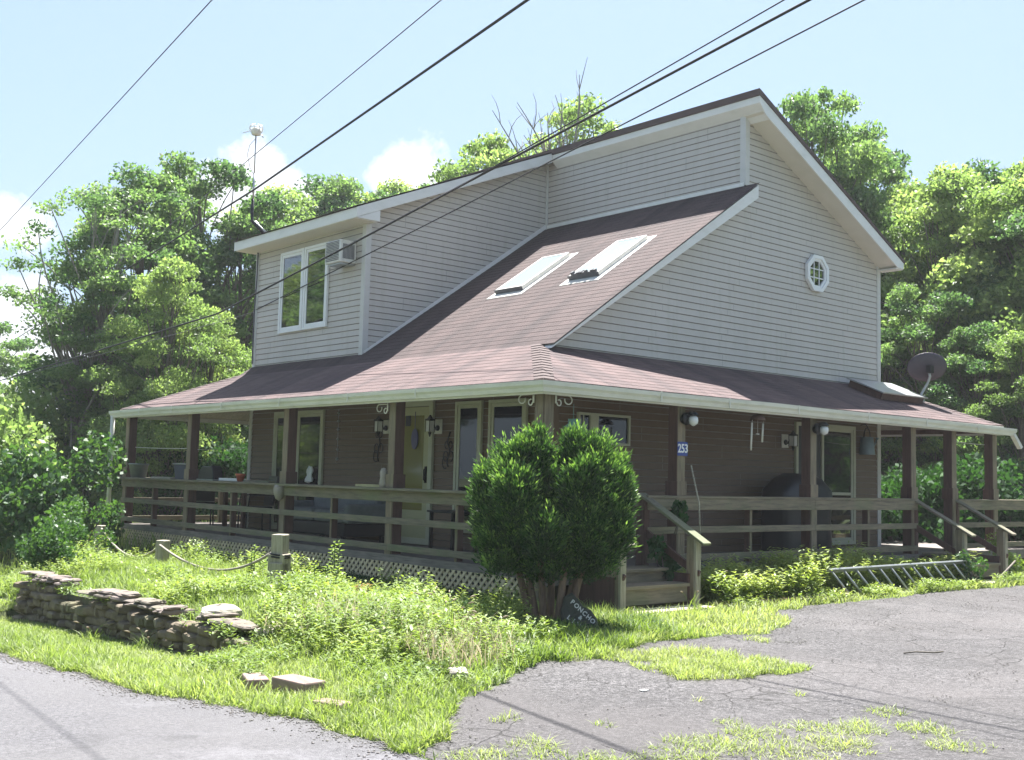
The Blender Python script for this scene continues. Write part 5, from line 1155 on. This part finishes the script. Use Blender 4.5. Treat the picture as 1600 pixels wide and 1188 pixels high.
grass_obj('tuft_grass','scattered grass tufts in the near part of the drive',60000,-6.6,-1.0,-8.2,-4.0,lambda x,y:.035+.045*vnoise(x,y,.2,4),.0032,'grass_blade',tufts,1.2,.7)
far=lambda x,y:(~under_house(x,y))&(x>-6.7)&~((x<-1.5)&(y<8))&(~drive_mask(x,y))
grass_obj('meadow_grass','long grass of the meadow beyond the yard',60000,-6.9,16,4,34,lambda x,y:.25+.25*vnoise(x,y,2,4),.014,'grass_blade',far,.5,.55,2)
farr=lambda x,y:(y<60)&~((x<12)&(y<30)&(x>-12))
grass_obj('meadow_grass','distant meadow grass behind house and trees',30000,-9,40,-8,60,lambda x,y:.3+.2*vnoise(x,y,2,4),.03,'grass_blade',lambda x,y:((y>30)|(x>13.5))&(x>-6.7),.5,.5,2)
# broadleaf weeds as one cover: little stems with leaves
def weeds(name,label,n,x0,x1,y0,y1,ok,H,lf,per,mat,seed,tint0=.5,cat='weeds'):
    rgw=np.random.default_rng(seed); x,y=scatter(n,x0,x1,y0,y1,rgw,ok); z=terrain(np.where((x<-5.4)&(y>-1.95)&(y<3.7)&(x>-5.7),-5.3,x),y); k=len(x); hh=H*(.45+.75*vnoise(x,y,.6,seed))*rgw.uniform(.6,1.3,k)
    lean=rgw.normal(0,.22,(k,2)); u=(np.tile(np.arange(per)+.6,(k,1))+rgw.random((k,per))*.6)/per; rad=.55*lf*(1.25-u*.7)*rgw.uniform(.7,1.4,(k,per)); a=rgw.random((k,per))*6.28
    px=x[:,None]+lean[:,:1]*u*hh[:,None]+np.cos(a)*rad; py=y[:,None]+lean[:,1:]*u*hh[:,None]+np.sin(a)*rad; pz=z[:,None]+u*hh[:,None]
    P=np.stack([px,py,pz],-1).reshape(-1,3); m_=len(P)
    d=np.stack([np.cos(a).ravel(),np.sin(a).ravel(),rgw.normal(.35,.3,m_)],-1); d/=np.linalg.norm(d,axis=1)[:,None]; b=np.cross(d,np.array([0,0,1.])); b/=np.linalg.norm(b,axis=1)[:,None]; s=(lf*rgw.uniform(.6,1.3,m_))[:,None]
    V=np.stack([P-d*s*.5,P+b*s*.19,P+d*s*.6-np.array([0,0,.18])*s,P-b*s*.19],1).reshape(-1,3)
    tt=np.repeat(np.repeat(tint0+.5*(vnoise(x,y,.5,seed+1)-.5),per)+rgw.normal(0,.12,m_),4)
    return tag(np_mesh(name,V,np.arange(m_*4).reshape(m_,4),MAT[mat],tt),label,cat,kind='stuff')
weeds('yard_weeds','leafy weeds filling the raised yard behind the wall',5200,-5.35,-2.4,-3.6,6.5,lambda x,y:lawn(x,y)&(~((x>-4.3)&(x<-3.2)&(y>.9)&(y<5.2)))&(~((x>-3.2)&(y<1.6)&(vnoise(x,y,.5,15)<.62)))&(vnoise(x,y,.9,5)+.25*sstep((x+5.2)/2)>.45),.30,.06,16,'leaf_weed',81)
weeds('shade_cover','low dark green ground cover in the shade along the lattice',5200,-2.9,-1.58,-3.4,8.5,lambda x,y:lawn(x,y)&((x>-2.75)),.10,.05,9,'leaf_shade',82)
weeds('bed_weeds','dense leafy plants of the bed right of the front steps',3600,.4,6.8,-2.58,-1.65,lambda x,y:(y>-2.58+.24*sstep((x-2.2)/.6)),.46,.08,18,'leaf_weed',83,.75)
weeds('bed_weeds','low weeds spilling over the timber edging and the ladder',2600,.4,9.5,-2.80,-2.3,lambda x,y:(~steps_zone(x,y))&(vnoise(x,y,.5,3)>.36),.17,.055,10,'leaf_weed',84,.6)
weeds('bank_weeds','pale weeds on the bank where the wall ends',1500,-6.2,-4.0,-4.9,-1.6,lambda x,y:lawn(x,y)&(vnoise(x,y,.6,6)>.48)&((x+6.15)**2+(y+4.0)**2>.30),.20,.05,12,'leaf_weed',85,.5)
# dry seed grass
grass_obj('dry_grass','dry pinkish seed stalks among the grass near the drive corner',1500,-5.3,-3.9,-4.2,-1.9,lambda x,y:.22+.12*vnoise(x,y,.3,4),.0035,'dry_seed',lambda x,y:lawn(x,y)&(vnoise(x,y,.7,9)>.45),.5)
# individual plants that stand out
def foxtail(x,y,h,n,label,seed,group='foxtail grass clumps'):
    t=thing('foxtail_grass',label,'grass clump',(x,y,float(terrain(x,y))),group); rgf=np.random.default_rng(seed); m=MB(); hd=MB()
    for i in range(n):
        a=rgf.random()*6.28; l=h*rgf.uniform(.6,1.1); o=rgf.normal(0,.05*h*2,2); d=(math.cos(a),math.sin(a)); pts=[(o[0]+d[0]*l*.45*u*u,o[1]+d[1]*l*.45*u*u,l*(u-.22*u*u*u)) for u in np.linspace(0,1,6)]
        m.tube(pts,.0018,3,False); e=Vector(pts[-1]); q=(Vector(pts[-1])-Vector(pts[-2])).normalized(); g=Vector((0,0,-.4)); ps=[e+q*(.07*u)+g*(.05*u*u) for u in np.linspace(0,1,5)]; hd.tube(ps,[.003,.0075,.008,.006,.002],6)
    m.build('stalks',MAT['grass_blade'],t); hd.build('seed_heads',MAT['dry_seed'],t)
    P=np.concatenate([rgf.normal(0,.06,(n*9,2)),np.zeros((n*9,1))],1); V,Fq,k=blades(P,np.full(n*9,h*.55),rgf,.005,.8,3); np_mesh('blades',V,Fq,MAT['grass_blade'],np.repeat(rgf.normal(.5,.15,len(P)),k),t)
foxtail(-4.15,-3.1,.50,14,'foxtail clump with pale nodding heads in front of the shaded lawn',1)
foxtail(-4.05,-3.5,.36,7,'smaller foxtail clump at the corner of the drive',2)
foxtail(-5.75,-.4,.26,6,'foxtails at the foot of the stone wall, right part',3)
foxtail(-5.78,.75,.24,5,'foxtails at the foot of the stone wall, middle part',4)
foxtail(.55,-2.2,.50,6,'foxtails at the post right of the front steps',5)
foxtail(-.35,-2.75,.42,2,'two foxtails in front of the lowest step',6)
def weed_plant(x,y,h,label,seed,mat='leaf_weed',lf=.085):
    t=thing('tall_weed',label,'weed',(x,y,float(terrain(x,y))),'tall upright weeds'); rgf=np.random.default_rng(seed); m=MB(); P=[];d=[]
    for sI in range(3):
        o=rgf.normal(0,.05,2); l=h*rgf.uniform(.75,1.05); m.tube([(o[0],o[1],-.02),(o[0]*1.4,o[1]*1.4,l)],.005,5)
        for k in range(34):
            u=.15+.85*k/34; a=k*2.4; P.append((o[0]*(1+.4*u)+.5*lf*math.cos(a)*(1.2-u*.75),o[1]*(1+.4*u)+.5*lf*math.sin(a)*(1.2-u*.75),l*u)); d.append((math.cos(a),math.sin(a),.45))
    P=np.array(P);d=np.array(d); b=np.cross(d,np.array([0,0,1.])); s=lf*rgf.uniform(.7,1.2,len(P))[:,None]
    V=np.stack([P-d*s*.5,P+b*s*.16,P+d*s*.55-np.array([0,0,.25])*s,P-b*s*.16],1).reshape(-1,3)
    m.build('stems',MAT['leaf_shade'],t); np_mesh('foliage',V,np.arange(len(P)*4).reshape(-1,4),MAT[mat],np.repeat(rgf.normal(.55,.15,len(P)),4),t)
weed_plant(-3.0,.55,.62,'tall upright weed in the middle of the yard, tallest between post and cedar',11)
weed_plant(-3.35,1.9,.50,'upright weed right behind the rope post',12)
weed_plant(-3.7,-.2,.40,'shorter upright weed in front of the tallest one',13)
weed_plant(-3.6,6.3,.62,'narrow upright weed left of the middle rope post',14)
weed_plant(-3.45,-.75,.30,'brown dried weed at the edge of the shaded lawn',16,'dry_leaf',.08)
bush('flower_plant','small plant with red blooms in front of the right railing','flower',5.1,-1.95,.42,.12,.12,60,.06,'leaf_shade',90,lumps=3)

# ---- loose gravel and litter along the edges of the paving
def gravel(name,label,xy,r0,r1,mat,seed):
    rgg=np.random.default_rng(seed); x,y=xy; n=len(x); z=terrain(x,y)+.012; base=np.array([(0,0,1),(.9,0,.1),(.25,.85,0),(-.75,.5,.05),(-.7,-.55,0),(.3,-.85,.1),(0,0,-.6)],float); tri=np.array([(0,1,2),(0,2,3),(0,3,4),(0,4,5),(0,5,1),(6,2,1),(6,3,2),(6,4,3),(6,5,4),(6,1,5)])
    a=rgg.random(n)*6.28; r=rgg.uniform(r0,r1,n)*rgg.uniform(.5,1,n); j=base[None]*(1+rgg.normal(0,.22,(n,7,1))); X=(j[:,:,0]*np.cos(a)[:,None]-j[:,:,1]*np.sin(a)[:,None])*r[:,None]+x[:,None]; Y=(j[:,:,0]*np.sin(a)[:,None]+j[:,:,1]*np.cos(a)[:,None])*r[:,None]*.8+y[:,None]; Z=j[:,:,2]*r[:,None]*.55+z[:,None]
    return tag(np_mesh(name,np.stack([X,Y,Z],-1).reshape(-1,3),(np.arange(n)[:,None,None]*7+tri[None]).reshape(-1,3),MAT[mat]),label,'gravel',kind='stuff')
stone('gravel_stone',[(.14,.13,.125),(.22,.205,.20),(.34,.32,.30),(.30,.26,.24)],30)
rg2=np.random.default_rng(5)
yy=rg2.uniform(-7,6,5200); xx=road_edge(yy)-np.abs(rg2.normal(0,.11,5200))+.04
gravel('gravel','loose gravel along the edge of the road',(xx,yy),.004,.013,'gravel_stone',6)
x_,y_=scatter(60000,-7,12,-9,-2.5,rg2,lambda x,y:drive_mask(x,y)&(~drive_mask(x+.0,y+.22)|~drive_mask(x-.22,y)|(vnoise(x,y,.5,3)>.80)|(rg2.random(len(x))>.93)))
gravel('gravel','loose gravel strewn over the drive',(x_,y_),.003,.012,'gravel_stone',7)

# ---- thin summer air
def haze():
    m=bpy.data.materials.new('haze_air'); m.use_nodes=True; N=m.node_tree.nodes; N.clear(); o=N.new('ShaderNodeOutputMaterial'); v=N.new('ShaderNodeVolumePrincipled')
    v.inputs['Color'].default_value=(.93,.96,1,1); v.inputs['Density'].default_value=.0007; v.inputs['Anisotropy'].default_value=.2; m.node_tree.links.new(v.outputs[0],o.inputs['Volume'])
    b=MB(); b.box(-75,95,-75,110,-4,24); h_=b.build('haze',m); h_['kind']='stuff'; h_['label']='thin pale summer haze in the air around the house'; h_['category']='haze'
haze()

grass_obj('shade_grass','taller grass tinted dark for the cedar shade at the edge of the drive',8000,-4.1,-1.4,-4.3,-2.9,lambda x,y:.10+.12*vnoise(x,y,.3,4),.005,'leaf_weed',lambda x,y:lawn(x,y)&((x+2.5)**2+(y+3.25)**2>.10)&(vnoise(x,y,.4,12)+.25*((x<-2)&(y>-4))>.5),.8,.2)  # low tint paints cedar shade into the blades

weeds('wall_weeds','green sprigs spilling over the top of the stone wall',420,-5.62,-5.25,-1.9,3.6,lambda x,y:vnoise(x,y,.5,41)>.42,.14,.045,9,'leaf_weed',91,.5)
